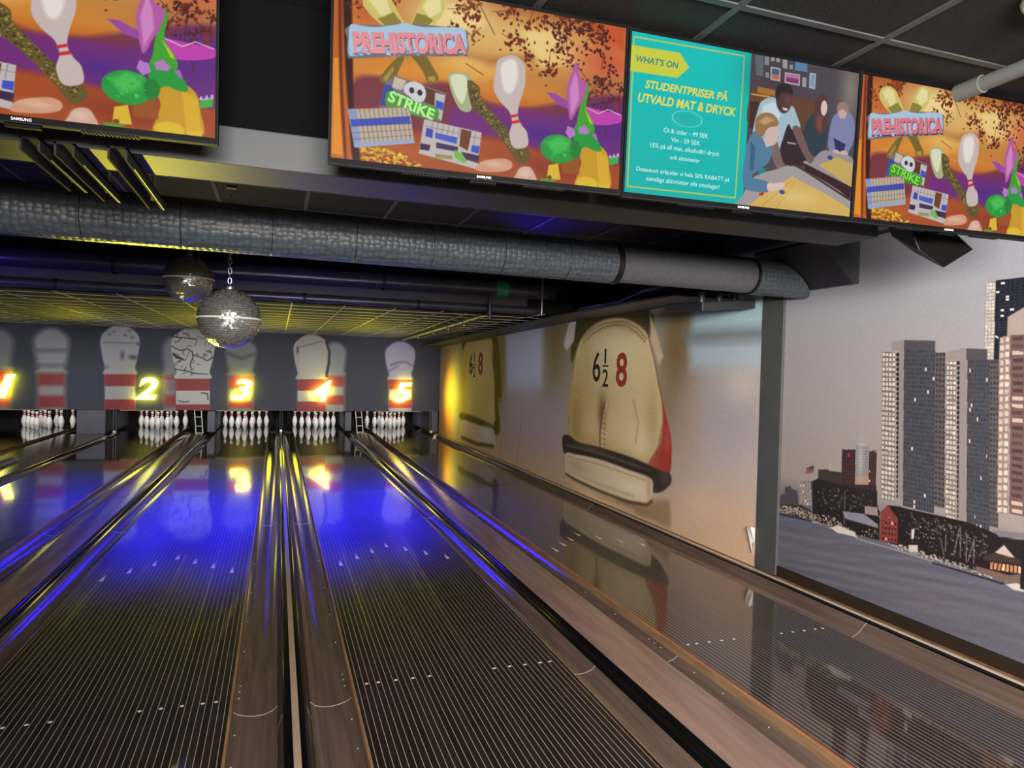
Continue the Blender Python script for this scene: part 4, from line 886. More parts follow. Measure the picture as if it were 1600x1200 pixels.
MASK_PICTURE=[
('v',((.4,(64,66,80)),(1.2,(58,60,74)),(2.3,(48,52,64)))),
('p',(78,72,96),.12,((-3.089,1.133),(-2.851,1.138),(-2.842,.515),(-3.08,.514))),
('p',(120,121,126),.14,((-6.067,1.236),(-6.064,1.341),(-6.098,1.515),(-6.123,1.719),(-6.111,1.856),(-6.032,1.958),(-5.947,2.015),(-5.833,2.02),(-5.747,1.97),(-5.664,1.874),(-5.648,1.736),(-5.67,1.528),(-5.701,1.351),(-5.696,1.245))),
('p',(120,121,126),.14,((-6.067,1.263),(-5.697,1.273),(-5.684,-.018),(-6.055,-.016))),
('p',(138,58,58),.098,((-6.067,1.236),(-5.696,1.245),(-5.692,1.026),(-6.067,1.019))),
('p',(138,58,58),.098,((-6.063,.801),(-5.692,.806),(-5.688,.559),(-6.063,.556))),
('p',(150,149,154),.12,((-5.242,1.201),(-5.239,1.317),(-5.28,1.511),(-5.311,1.74),(-5.296,1.893),(-5.199,2.008),(-5.096,2.072),(-4.957,2.078),(-4.852,2.022),(-4.751,1.915),(-4.732,1.761),(-4.758,1.527),(-4.796,1.328),(-4.79,1.211))),
('p',(150,149,154),.12,((-5.243,1.229),(-4.79,1.239),(-4.776,-.025),(-5.229,-.022))),
('p',(138,58,58),.084,((-5.242,1.201),(-4.79,1.211),(-4.785,.973),(-5.242,.965))),
('p',(138,58,58),.084,((-5.238,.774),(-4.785,.779),(-4.78,.538),(-5.237,.535))),
('l',(95,95,105),.05,.1,((-5.277,1.643),(-4.774,1.66))),
('l',(95,95,105),.04,.1,((-5.274,1.353),(-4.783,1.366))),
('p',(165,164,170),.035,((-4.111,1.207),(-4.107,1.335),(-4.156,1.553),(-4.193,1.808),(-4.175,1.979),(-4.06,2.108),(-3.938,2.18),(-3.772,2.187),(-3.646,2.126),(-3.525,2.006),(-3.502,1.833),(-3.533,1.572),(-3.578,1.349),(-3.571,1.219))),
('p',(165,164,170),.035,((-4.111,1.235),(-3.571,1.248),(-3.554,-.033),(-4.095,-.029))),
('p',(138,58,58),.0245,((-4.111,1.21),(-3.571,1.222),(-3.565,.985),(-4.11,.976))),
('p',(138,58,58),.0245,((-4.104,.713),(-3.564,.719),(-3.556,.372),(-4.103,.371))),
('e',(105,105,108),.04,-4.038,1.999,.025,.02),
('e',(105,105,108),.04,-3.963,2.059,.025,.02),
('e',(105,105,108),.04,-3.76,1.996,.026,.02),
('e',(105,105,108),.04,-3.632,1.958,.026,.02),
('e',(105,105,108),.04,-3.685,2.085,.026,.02),
('e',(80,78,98),.06,-3.805,1.592,.03,.063),
('e',(78,76,92),.06,-3.614,1.561,.072,.04),
('e',(120,118,130),.06,-4.08,1.356,.035,.034),
('l',(110,110,112),.015,.04,((-4.136,1.838),(-3.528,1.846))),
('e',(100,98,110),.05,-3.527,1.832,.025,.029),
('p',(125,124,136),.12,((-3.045,1.207),(-3.044,1.311),(-3.066,1.482),(-3.083,1.682),(-3.077,1.817),(-3.029,1.915),(-2.977,1.969),(-2.908,1.972),(-2.854,1.922),(-2.803,1.826),(-2.793,1.692),(-2.804,1.49),(-2.822,1.317),(-2.818,1.212))),
('p',(125,124,136),.12,((-3.045,1.237),(-2.818,1.242),(-2.799,-.038),(-3.027,-.037))),
('p',(138,58,58),.084,((-3.045,1.193),(-2.818,1.198),(-2.813,.963),(-3.042,.959))),
('p',(138,58,58),.084,((-3.039,.813),(-2.812,.816),(-2.807,.58),(-3.037,.579))),
('p',(182,182,180),.014,((-2.83,1.147),(-2.826,1.284),(-2.888,1.516),(-2.932,1.788),(-2.911,1.971),(-2.775,2.109),(-2.63,2.186),(-2.434,2.195),(-2.284,2.129),(-2.141,2.002),(-2.113,1.817),(-2.15,1.537),(-2.207,1.299),(-2.198,1.16))),
('p',(182,182,180),.014,((-2.83,1.177),(-2.199,1.19),(-2.18,-.043),(-2.812,-.038))),
('p',(138,58,58),.0098,((-2.83,1.15),(-2.199,1.163),(-2.191,.913),(-2.829,.904))),
('p',(138,58,58),.0098,((-2.822,.624),(-2.19,.63),(-2.183,.376),(-2.822,.374))),
('crack',(28,26,26),.012,34,7,(-2.905,2.104),(-2.136,1.212)),
('l',(40,36,36),.02,.01,((-2.903,2.001),(-2.717,1.988),(-2.461,1.969))),
('l',(40,36,36),.02,.01,((-2.927,1.81),(-2.766,1.728),(-2.633,1.762),(-2.538,1.706),(-2.523,1.588),(-2.575,1.454),(-2.546,1.351))),
('l',(40,36,36),.03,.01,((-2.885,1.665),(-2.791,1.595),(-2.697,1.539),(-2.831,1.579),(-2.885,1.636))),
('l',(40,36,36),.02,.01,((-2.524,1.647),(-2.361,1.593),(-2.251,1.531),(-2.143,1.6))),
('l',(40,36,36),.02,.01,((-2.854,1.344),(-2.653,1.319),(-2.491,1.264),(-2.247,1.255))),
('l',(50,45,45),.02,.01,((-2.778,.698),(-2.684,.67),(-2.59,.685))),
('l',(50,45,45),.025,.01,((-2.35,.866),(-2.24,.853),(-2.225,.734))),
('p',(122,126,124),.09,((-1.84,1.228),(-1.837,1.333),(-1.874,1.505),(-1.907,1.706),(-1.891,1.841),(-1.792,1.942),(-1.686,1.999),(-1.543,2.005),(-1.433,1.956),(-1.329,1.861),(-1.308,1.725),(-1.335,1.52),(-1.367,1.344),(-1.361,1.238))),
('p',(122,126,124),.09,((-1.84,1.258),(-1.361,1.269),(-1.339,-.049),(-1.819,-.045))),
('p',(138,58,58),.063,((-1.84,1.225),(-1.361,1.235),(-1.354,.98),(-1.838,.972))),
('p',(138,58,58),.063,((-1.831,.693),(-1.351,.697),(-1.347,.56),(-1.831,.557))),
('l',(80,84,86),.06,.1,((-1.865,1.698),(-1.612,1.601),(-1.359,1.684))),
('p',(140,142,146),.1,((.107,1.276),(.109,1.377),(.09,1.538),(.062,1.728),(.074,1.855),(.153,1.949),(.238,2.002),(.353,2.006),(.441,1.96),(.525,1.871),(.542,1.743),(.521,1.55),(.509,1.386),(.515,1.285))),
('p',(140,142,146),.1,((.106,1.308),(.514,1.317),(.542,-.062),(.133,-.059))),
('p',(138,58,58),.07,((.107,1.267),(.515,1.276),(.522,1.042),(.109,1.035))),
('p',(138,58,58),.07,((.115,.847),(.524,.852),(.53,.649),(.117,.646))),
('p',(176,172,164),.02,((-.467,1.177),(-.464,1.306),(-.518,1.523),(-.559,1.777),(-.541,1.947),(-.418,2.075),(-.286,2.147),(-.108,2.154),(.029,2.093),(.159,1.973),(.185,1.801),(.152,1.541),(.106,1.319),(.114,1.189))),
('p',(176,172,164),.02,((-.468,1.208),(.113,1.22),(.138,-.059),(-.445,-.055))),
('p',(138,58,58),.014,((-.468,1.186),(.114,1.198),(.122,.947),(-.466,.938))),
('p',(138,58,58),.014,((-.459,.706),(.123,.712),(.133,.382),(-.456,.38))),
('l',(44,42,48),.05,.03,((.117,2.013),(.185,1.796),(.178,1.545),(.132,1.261))),
('l',(120,112,140),.02,.02,((-.508,1.85),(-.287,1.92),(.041,2.026))),
('e',(105,90,150),.03,-.477,1.805,.026,.086),
('l',(140,136,132),.012,.02,((-.46,1.682),(-.47,1.434),(-.422,1.218))),
('p',(164,158,190),.05,((1.486,1.21),(1.489,1.327),(1.432,1.518),(1.394,1.743),(1.411,1.895),(1.522,2.007),(1.642,2.071),(1.805,2.077),(1.929,2.022),(2.048,1.916),(2.072,1.764),(2.043,1.534),(1.994,1.338),(2.002,1.22))),
('p',(164,158,190),.05,((1.485,1.242),(2.001,1.253),(2.031,-.072),(1.514,-.068))),
('p',(138,58,58),.035,((1.486,1.216),(2.002,1.226),(2.01,1.001),(1.488,.993))),
('p',(138,58,58),.035,((1.496,.773),(2.012,.779),(2.019,.583),(1.497,.579))),
('l',(100,95,118),.03,.05,((1.533,1.55),(1.742,1.621),(1.872,1.618),(2.005,1.546))),
('l',(120,112,150),.03,.06,((1.504,1.42),(1.679,1.522))),
('p',(112,104,126),.05,((-3.049,1.134),(-2.851,1.138),(-2.847,.903),(-3.046,.9)))]


# ================================================================== THE SETTING
struct(put('floor', box(-7.4, -4, -0.16, 2.9, 18.6, -0.12), M['void']))
tag(put('approach', box(-7.2, -3.6, -0.11, 2.66, 1.08, -0.004), M['approach']), 'dark wooden approach in front of the lanes', 'floor', kind='structure').name = 'floor_approach'
def grid_ceiling(name, x0, x1, y0, y1, z, bx, by, sx, sy, tile, bar, w, thick=0.04):
    g = [box(x0, y0, z, x1, y1, z+thick)]; n = 1
    k = math.ceil((x0-bx)/sx)
    while bx+k*sx < x1: g.append(box(bx+k*sx-w/2, y0, z-0.006, bx+k*sx+w/2, y1, z+0.001)); k += 1
    k = math.ceil((y0-by)/sy)
    while by+k*sy < y1: g.append(box(x0, by+k*sy-w/2, z-0.0055, x1, by+k*sy+w/2, z+0.001)); k += 1
    return struct(put(name, join(*g), [tile, bar], matfn=lambda f, o: 1 if (f.calc_center_median()+o).z < z-0.0001 else 0))
grid_ceiling('ceiling', -7.2, 2.9, -3.6, BULK_Y+0.1, CEIL, -0.10, 1.88, 0.6, 0.6, M['tile'], M['tbar'], 0.026)
grid_ceiling('ceiling_far', -7.2, 2.655, BULK_Y, MASK_Y-0.004, LOW, -0.741, 15.3, 0.57, 0.5, M['lowtile'], M['lowbar'], 0.018)
struct(put('wall_drop', box(-7.2, BULK_Y, LOW+0.041, 2.655, BULK_Y+0.06, CEIL-0.001), M['void']))
struct(put('wall_left', box(-7.3, -3.6, -0.12, -7.2, 18.5, CEIL), M['black']))
struct(put('wall_back', box(-7.2, 18.4, -0.12, 2.66, 18.5, CEIL), M['void']))
struct(put('wall_right', join(box(CITY_X+0.004, -3.6, -0.12, CITY_X+0.1, CORNER_Y+0.3, CEIL)), M['black']))
struct(put('wall_right_lane', box(SHOE_X+0.004, CORNER_Y+0.30, -0.12, SHOE_X+0.15, 18.4, CEIL), M['void']))
struct(put('trim_1', box(SHOE_X-0.002, CORNER_Y, 0.0, CITY_X+0.003, CORNER_Y+0.235, 2.30), M['grey'], bevel=0.003))
struct(put('baseboard_right', box(CITY_X-0.012, -3.6, 0.0, CITY_X+0.003, CORNER_Y-0.002, 0.075), M['skirt'], bevel=0.002))
struct(put('trim_2', join(box(2.592, -3.6, -0.11, CITY_X+0.003, CORNER_Y-0.001, -0.004), box(2.592, CORNER_Y-0.001, -0.11, SHOE_X+0.003, 16.6, -0.004)), M['ledge']))
struct(put('wall_rear', box(-7.2, -6.1, -0.12, 2.9, -6.0, CEIL), M['lobby']))
struct(put('floor_lobby', box(-7.2, -6.0, -0.12, 2.9, -3.6, -0.004), M['approach']))
struct(put('ceiling_lobby', box(-7.2, -6.0, CEIL, 2.9, -3.6, CEIL+.04), M['tile']))
# steel beam carrying the screens, dark deck above it
b = put('ceiling_beam', join(box(-7.19, 2.365, 2.103, 1.62, 2.605, 2.223)), M['beam'], bevel=0.004); tag(b, 'long grey steel beam running behind the row of screens', 'beam')
struct(put('wall_screen', box(-7.19, 2.40, 2.2235, 2.28, 2.58, CEIL-0.007), M['jet']))
b = put('soffit_box', box(2.30, 2.62, 2.385, 2.674, 4.40, CEIL-0.007), M['black']); tag(b, 'black soffit along the top of the skyline wall', 'soffit')
b = put('mounting_channel', box(2.33, 2.64, 2.362, 2.50, 4.30, 2.3845), M['conduit'], bevel=.004); tag(b, 'flat grey metal channel under the black soffit', 'channel')
for x, y0, y1, lab in ((-1.335, 2.30, 2.98, 'dark steel bracket under the beam, right of three behind the leftmost screen'), (-1.475, 2.32, 2.92, 'dark steel bracket under the beam, middle of three behind the leftmost screen'), (-1.555, 2.30, 2.80, 'dark steel bracket under the beam, left of three behind the leftmost screen')):
    t = thing('steel_bracket', lab, 'bracket', (x, y0, 2.06), 'steel brackets behind the screens')
    put('channel', join(box(x-.026, y0, 2.062, x-.020, y1, 2.100), box(x+.020, y0, 2.062, x+.026, y1, 2.100), box(x-.026, y0, 2.094, x+.026, y1, 2.1015)), M['void'], t)
    put('flange', box(x+.0265, y0+.1, 2.062, x+.030, y1, 2.066), M['vent'], t)
    put('hanger_rod', tube([(x, y1-.05, 2.1015), (x, y1-.05, CEIL-.007)], .006, 8), M['steel'], t)

# ================================================================== LANES
def make_lane():
    t = thing('bowling_lane', '', 'lane', (0, 0, 0), 'bowling lanes')
    put('striped_boards', box(-HALF+.006, 1.10, -0.06, HALF-.006, 8.22, 0.0), M['lane'], t)
    put('back_boards', box(-HALF+.006, 8.226, -0.06, HALF-.006, 16.1, 0.0), M['lane_back'], t)
    put('joint', box(-HALF+.006, 8.22, -0.05, HALF-.006, 8.226, 0.0002), M['seam'], t)
    put('pin_deck', box(-HALF+.006, 16.1, -0.06, HALF-.006, DECK_END, 0.0), M['deck'], t)
    put('tail_plank', box(-HALF+.006, DECK_END, -0.06, HALF-.006, DECK_END+0.05, 0.0), M['wood'], t)
    for s in (-1, 1):
        put('edge_board', prism([(s*(HALF-.006), -.06), (s*HALF, -.06), (s*HALF, -.006), (s*(HALF-.004), -.0015), (s*(HALF-.006), -.001)], 1.10, DECK_END), M['edge'], t)
        put('edge_line', box(min(s*(HALF-.0055), s*(HALF-.0105)), 1.10, -.002, max(s*(HALF-.0055), s*(HALF-.0105)), 16.1, 0.0004), M['edge'], t)
    for bo in (3, 5, 8, 11, 14, 26, 29, 32, 35, 37):
        x = (bo-20)*BOARD
        put('guide_dot', lathe([(.0085, 0.0001), (.0085, 0.0006), (.006, 0.0008)], 14), M['dot'], t).location = (x, DOT_Y, 0)
    for i, bo in enumerate((5, 10, 15, 20, 25, 30, 35)):
        x = (bo-20)*BOARD; y = ARROW_Y[min(i, 6-i)]
        put('guide_arrow', ([(x-.013, y-.075, .0001), (x+.013, y-.075, .0001), (x, y+.075, .0001), (x-.013, y-.075, .0008), (x+.013, y-.075, .0008), (x, y+.075, .0008)], [(0,2,1),(3,4,5),(0,1,4,3),(1,2,5,4),(2,0,3,5)]), M['dot'], t)
    return t
lane_labels = ['dark glossy bowling lane under the lit number one, at the far left', 'dark glossy bowling lane under the lit number two', 'dark striped bowling lane under the lit number three, left of the pale strip', 'dark striped bowling lane under the lit number four, right of the pale strip', 'dark striped bowling lane under the lit number five, beside the shoe mural']
lane0 = make_lane()
for i, x in enumerate(LANES):
    if i == 0: lane0.location = (x, 0, 0); lane0['label'] = lane_labels[0]
    else: dup(lane0, (x, 0, 0), lane_labels[i])

o = put('edge_stripe', box(LANES[4]-HALF+.0055, 1.10, -.001, LANES[4]-HALF+.0115, 16.1, 0.0008), M['rim'])
l5 = [q for q in C.objects if q.name.startswith('bowling_lane') and abs(q.location.x-LANES[4]) < 1e-4][0]
o.parent = l5; o.location = o.location - l5.location; o['label'] = 'thin orange line along the left edge'
def make_gutter(s, wide=False):                                    # s = +1: lane edge on the left of the channel
    t = thing('gutter', '', 'gutter', (0, 0, 0), 'lane gutters')
    prof = [(.001, -.052), (.02, -.066), (.05, -.076), (.09, -.082), (.13, -.080), (.165, -.068), (.185, -.05)]
    if wide: prof = prof[:-1]+[(.20, -.052), (.232, -.022), (.252, -.004), (.262, .002)]
    P = [(s*x, z) for x, z in prof] + [(s*x, z-.006) for x, z in prof[::-1]]
    put('channel', prism(P, 1.10, 16.9), M['gutter'], t, smooth=True)
    arc = [(.185, -.05), (.196, -.034)]+[(.232-.030*math.cos(a), -.022+.026*math.sin(a)) for a in [math.radians(q) for q in range(10, 91, 10)]]
    W = arc+[(.2345, .004), (.2345, -.10), (.18, -.10), (.18, -.056)]
    if wide: W = [(.262, .002)]+[(.277-.015*math.cos(a), .002+.011*math.sin(a)) for a in [math.radians(q) for q in range(20, 91, 14)]]+[(.29, .0125), (.29, -.10), (.25, -.10), (.25, -.012)]
    put('side_wall', prism([(s*x, z) for x, z in W], 1.10, 16.9), M['black_gloss'], t, smooth=True)
    for y in (3.20, 7.0, 11.2):
        put('joint_seam', prism([(s*x, z+.0012) for x, z in prof] + [(s*x, z) for x, z in prof[::-1]], y, y+.006), M['seam'], t)
    rnd = random.Random(3)
    for y in (2.45, 2.78, 3.02, 3.35, 3.42, 3.48, 3.9, 4.35, 4.9, 5.6):
        o = put('screw', lathe([(.0001, .0), (.004, .0), (.004, .002), (.002, .003)], 8), M['steel'], t); o.location = (s*.018, y, -.0635)
    return t
names5 = ['1', '2', '3', '4', '5']; words5 = ['one', 'two', 'three', 'four', 'five']
gr, gl = make_gutter(1), make_gutter(-1)
first = {1: True, -1: True}
for i, x in enumerate(LANES):
    for s, base in ((1, gr), (-1, gl)):
        lab = 'grey gutter along the %s side of lane %s' % ('right' if s > 0 else 'left', words5[i])
        if s > 0 and i == 4:
            gw = make_gutter(1, True); gw.location = (x+HALF, 0, 0); gw['label'] = 'wide grey gutter between lane five and the right wall'; continue
        if first[s]: base.location = (x+s*HALF, 0, 0); base['label'] = lab; first[s] = False
        else: dup(base, (x+s*HALF, 0, 0), lab)

# cappings between the gutters
def capping(x0, x1, label, over=0.0, mat_=None):
    t = thing('lane_capping', label, 'capping', ((x0+x1)/2, 1.1, -.10), 'cappings between lanes')
    n = 8; h = .012
    pr = [(x0, .004)] + [(x0+(x1+over-x0)*k/n, .005+h*math.sin(math.pi*k/n)**.5) for k in range(1, n)] + [(x1+over, .0066), (x1+over, .0048), (x1, .0048), (x1, -.10), (x0, -.10)]
    put('cover', prism(pr, 1.10, 15.6), mat_ or M['cap'], t, smooth=True); return t
capping(LANES[0]+HALF+GW, LANES[1]-HALF-GW, 'wide grey capping between lane one and lane two')
capping(LANES[1]+HALF+GW, LANES[2]-HALF-GW, 'grey capping between lane two and lane three lit blue')
capping(LANES[3]+HALF+GW, LANES[4]-HALF-GW, 'wide grey-brown capping between lane four and lane five', 0.060)
t = thing('lane_divider', 'narrow divider with a pale beige strip between lanes three and four', 'divider', (-.782, 1.1, -.10))
x0, x1 = LANES[2]+HALF+GW, LANES[3]-HALF-GW
put('rail', prism([(x0, .004), (x0+.004, .012), (x1-.004, .012), (x1, .004), (x1, -.10), (x0, -.10)], 1.1, 16.0), M['black_gloss'], t, smooth=True)
put('pale_strip', box(x0+.006, 1.1, .0121, x1-.006, 16.0, .0145), M['stripe'], t, bevel=.001)
t = thing('side_rail', 'thin pale metal strip along the ledge by the right wall', 'rail', (2.57, 1.1, -.11))
put('rail', prism([(2.5525, -.10), (2.5525, .011), (2.590, .011), (2.590, -.10)], 1.1, 15.5), M['black_gloss'], t)
put('top_edge', box(2.560, 1.1, .0111, 2.584, 15.5, .0155), M['strip_bright'], t, bevel=.001)
t = thing('plastic_box', 'pale plastic box lit blue on the capping left of lane two', 'box', (-4.46, 10.9, .012))
put('body', box(-4.60, 10.55, .0175, -4.34, 11.5, .07), M['box'], t, bevel=.015); put('lid', box(-4.56, 10.9, .0705, -4.38, 11.45, .10), M['box'], t, bevel=.012)

# ================================================================== PINS
PROF = [(.0258, 0), (.0285, .004), (.0360, .019), (.0455, .057), (.0545, .083), (.0605, .114), (.0590, .149), (.0525, .184), (.0420, .219), (.0310, .251), (.0275, .262), (.0258, .272), (.0245, .280), (.0232, .289), (.0230, .298), (.0236, .307), (.0250, .319), (.0282, .334), (.0313, .352), (.0322, .362), (.0300, .373), (.0235, .380), (.0120, .3845)]
def pin_mat(f, o):
    z = f.calc_center_median().z; return 1 if (.262 < z < .280 or .298 < z < .319) else 0
pin0 = put('bowling_pin', lathe([(r, min(z, .381)) for r, z in PROF], 20), [M['pin'], M['red']], smooth=True, origin=(0, 0, 0), matfn=pin_mat)
spots = []
for row, nrow in enumerate(('front row', 'second row', 'third row', 'back row')):
    for k in range(row+1):
        pos = {0: [''], 1: ['left', 'right'], 2: ['left', 'middle', 'right'], 3: ['leftmost', 'second from left', 'third from left', 'rightmost']}[row][k]
        spots.append(((k-row/2)*.3048, row*.264, ('head pin at the front' if row == 0 else pos+' pin in the '+nrow)))
used = False
for i, lx in enumerate(LANES):
    for dx, dy, what in spots:
        lab = 'white pin, %s, rack of lane number %s' % (what, words5[i])
        if not used: p = pin0; used = True
        else: p = pin0.copy(); C.objects.link(p)
        p.location = (lx+dx, PIN_Y+dy, 0.0006); tag(p, lab, 'bowling pin', 'pins racked on lane '+words5[i])

# pit, kickbacks, ladders
for i, lx in enumerate(LANES):
    V, F = [], []
    for k in range(41):
        x = lx-.66+1.32*k/40; y = 17.95+.025*math.sin(k*1.1+i)
        V += [(x, y, -.10), (x, y, .95)]
    F = [(2*k, 2*k+2, 2*k+3, 2*k+1) for k in range(40)]
    o = put('pit_curtain', (V, F), M['curtain'], smooth=True); sm = o.modifiers.new('thick', 'SOLIDIFY'); sm.thickness = .006
    tag(o, 'dark curtain hanging behind the pins of lane '+words5[i], 'curtain', 'pit curtains')
for x0, x1, y0, lab in ((-4.62, -4.12, 15.62, 'wide grey kickback panel between the pin decks of lanes one and two'), (-2.27, -2.12, 15.9, 'dark grey kickback panel left of the rack on lane three'), (.60, .74, 16.0, 'purple-grey kickback panel right of the rack on lane four'), (2.50, 2.65, 15.55, 'purple-grey kickback panel at the right end beside the mural')):
    o = put('kickback_panel', box(x0, y0, .015 if x0 < 0 else .02, x1, 17.9, .56), M['kick'], bevel=.006); tag(o, lab, 'panel', 'kickback panels')
def ladder(x, y, lab):
    t = thing('small_ladder', lab, 'ladder', (x, y, .005), 'small ladders under the mask')
    for s in (-1, 1): put('rail', tube([(x+s*.065+.015, y, .013), (x+s*.065-.03, y+.05, .56)], .011, 8), M['white'], t, smooth=True)
    for z in (.03, .17, .36, .5):
        k = z/.56; put('rung', tube([(x-.065+.015-.045*k, y+.05*k, z), (x+.065+.015-.045*k, y+.05*k, z)], .009, 8), M['white'], t, smooth=True)
ladder(-2.40, 15.55, 'small white metal ladder between the racks of lanes two and three')
ladder(.875, 15.55, 'small white metal ladder between the racks of lanes four and five')
def rods(x, y, lab):
    t = thing('guide_rod', lab, 'rod', (x, y, .0145), 'thin rods under the mask')
    put('base', box(x-.03, y-.05, .016, x+.03, y+.05, .07), M['steel'], t, bevel=.01)
    for dx in (-.022, .022): put('rod', tube([(x+dx, y, .07), (x+dx, y, .55)], .006, 8), M['chain'], t, smooth=True)
rods(-.782, 15.9, 'thin upright metal rods between the racks of lanes three and four'); rods(2.47, 15.45, 'thin upright metal rods right of the rack on lane five'); rods(-3.98, 15.75, 'thin upright metal rods left of the rack on lane two')

# ================================================================== MASKING UNIT with the pin picture, glowing numbers
mask = thing('masking_unit', 'long dark panel printed with blurred bowling pins above the lanes', 'panel', (-2.27, MASK_Y, .505))
us = np.linspace(-7.19, SHOE_X-.003, 800); vs = np.linspace(.507, LOW-.002, 150)
me = picture_mesh('printed_face', us, vs, lambda u, v: (u+2.27, u*0-.002, v-.505), MASK_PICTURE, .011, 1.5)
me.materials.append(picture('pin_print', 1.1, rough=.55)); o = bpy.data.objects.new('printed_face', me); C.objects.link(o); o.parent = mask
put('backing', box(-7.19, MASK_Y, .507, SHOE_X-.003, MASK_Y+.06, LOW-.003), M['kick'], mask)
for x in LANES: put('lower_board', box(x-.50, MASK_Y+.02, .492, x+.50, MASK_Y+.17, .5065), M['wood'], mask)
FACE_Y = Matrix(((1,0,0),(0,0,-1),(0,1,0)))             # letters upright, facing -Y
for i, (n, x, z) in enumerate(zip(names5, (-5.73, -3.354, -1.576, .032, 1.79), (.95, .945, .95, .94, .935))):
    o = lettering('lane_number', n, [M['num_face'], M['num_back']], height=.45, width=(.30 if n == '1' else .41), extrude=.035, bold=.035, shear=.22, loc=(x, MASK_Y-.075, z), rot=FACE_Y)
    for dx in (-.07, .07): put('standoff', tube([(dx*(.5 if n == '1' else 1), .02, .004), (dx*(.5 if n == '1' else 1), .02, -.0728)], .008, 8), M['vent'], o)
    tag(o, 'glowing yellow-white lane number %s on the pin picture' % words5[i], 'number', 'lit lane numbers')

# ================================================================== MURALS
c_y = np.concatenate([CORNER_Y+.235+np.arange(0, 1)*.1, np.array([])])
tu = np.linspace(1/15.46, 1/(CORNER_Y+.236), 520); us = (1/tu)[::-1]; us = np.sort(us); vs = np.linspace(.0, 2.16, 240)
mur = thing('wall_mural', 'large mural of a bowling shoe heel marked six and a half and eight', 'mural', (SHOE_X, 9.9, 0.0))
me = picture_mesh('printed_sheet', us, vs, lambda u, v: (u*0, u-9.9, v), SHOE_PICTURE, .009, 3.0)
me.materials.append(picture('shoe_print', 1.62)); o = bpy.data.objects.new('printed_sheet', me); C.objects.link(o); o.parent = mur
put('backing_sheet', box(SHOE_X+.0005, CORNER_Y+.236, 0.0, SHOE_X+.0035, 15.46, 2.16), M['grey'], mur)
FACE_X = Matrix(((0,0,-1),(-1,0,0),(0,1,0)))            # letters upright on the right wall, facing -X
ink, ink_red = mat('black_print', (38, 42, 30), .7), mat('red_print', (176, 62, 38), .7)
def mtext(s, y, z, h, w, m_, bold):
    lettering('printed_numeral', s, m_, height=h, width=w, bold=bold, parent=mur, loc=(-.0015, y-9.9, z), rot=FACE_X)
mtext('6', 7.288, 1.552, .355, .205, ink, .008); mtext('1', 7.068, 1.672, .17, .045, ink, .01); mtext('2', 7.058, 1.422, .20, .15, ink, .01); mtext('8', 6.672, 1.518, .375, .255, ink_red, .022)
put('printed_bar', box(SHOE_X-.0018, 6.985, 1.55, SHOE_X-.0012, 7.135, 1.568), ink, mur)
mtext('6', 12.80, 1.585, .40, .24, ink, .03); mtext('1', 12.58, 1.72, .19, .05, ink, .02); mtext('2', 12.56, 1.45, .21, .16, ink, .02); mtext('8', 12.15, 1.60, .42, .30, ink_red, .035)
put('printed_bar', box(SHOE_X-.0018, 12.48, 1.575, SHOE_X-.0012, 12.66, 1.595), ink, mur)
V = [(SHOE_X-.001, 4.50, .30), (SHOE_X-.030, 4.47, .29), (SHOE_X-.035, 4.42, .31), (SHOE_X-.004, 4.41, .30), (SHOE_X-.001, 4.45, .10), (SHOE_X-.016, 4.42, .10), (SHOE_X-.012, 4.40, .19), (SHOE_X-.030, 4.385, .20), (SHOE_X-.040, 4.38, .32)]
put('torn_edge', (V, [(0,1,5,4),(1,2,6,5),(2,3,6),(5,6,7),(2,8,3)]), M['paper'], mur)
tu = np.linspace(2.30, CORNER_Y-.001, 470); us = np.concatenate([np.linspace(-1.0, 2.28, 60), tu]); vs = np.linspace(.075, 2.39, 480)
cit = thing('wall_mural', 'large mural of waterfront skyscrapers and boats at dusk', 'mural', (CITY_X, 1.6, .075))
me = picture_mesh('printed_sheet', us, vs, lambda u, v: (u*0, u-1.6, v-.075), CITY_PICTURE, .0045, 3.0, False)
me.materials.append(picture('city_print', 1.02)); o = bpy.data.objects.new('printed_sheet', me); C.objects.link(o); o.parent = cit
put('backing_sheet', box(CITY_X+.0005, -1.0, .0755, CITY_X+.0035, CORNER_Y-.001, 2.39), M['white'], cit)
# shelf above the shoe mural with its clutter
S1 = [(2.20, 15.40, 1.985), (SHOE_X+.002, 15.40, 1.985), (SHOE_X+.002, 7.6, 2.125), (2.20, 7.6, 2.125)]; S2 = [(2.20, 7.6, 2.125), (SHOE_X+.002, 7.6, 2.125), (SHOE_X+.002, 4.92, 2.125), (2.20, 4.92, 2.125)]
up = lambda q: [(x, y, z+.018) for x, y, z in q]
tag(put('wall_shelf', join(hexa(S1, up(S1)), hexa(S2, up(S2))), M['grey']), 'long dark shelf running above the shoe mural', 'shelf')
t = thing('stage_light', 'dark grey flat stage light hung at the near end of the shelf', 'stage light', (2.38, 4.7, 2.0))
put('housing', hexa([(2.12, 4.42, 1.955), (2.60, 4.42, 2.000), (2.60, 4.95, 2.03), (2.12, 4.95, 1.99)], [(2.12, 4.42, 2.025), (2.60, 4.42, 2.075), (2.60, 4.95, 2.10), (2.12, 4.95, 2.055)]), M['vent'], t, bevel=.012)
for x in (2.2, 2.36, 2.5): put('knob', tube([(x, 4.55, 2.03), (x, 4.55, 2.12)], .03, 14), M['plastic'], t, smooth=True)
put('yoke', join(box(2.18, 4.66, 2.10, 2.54, 4.69, 2.115), box(2.35, 4.66, 2.115, 2.38, 4.69, 2.384)), M['black'], t)
rnd = random.Random(11)
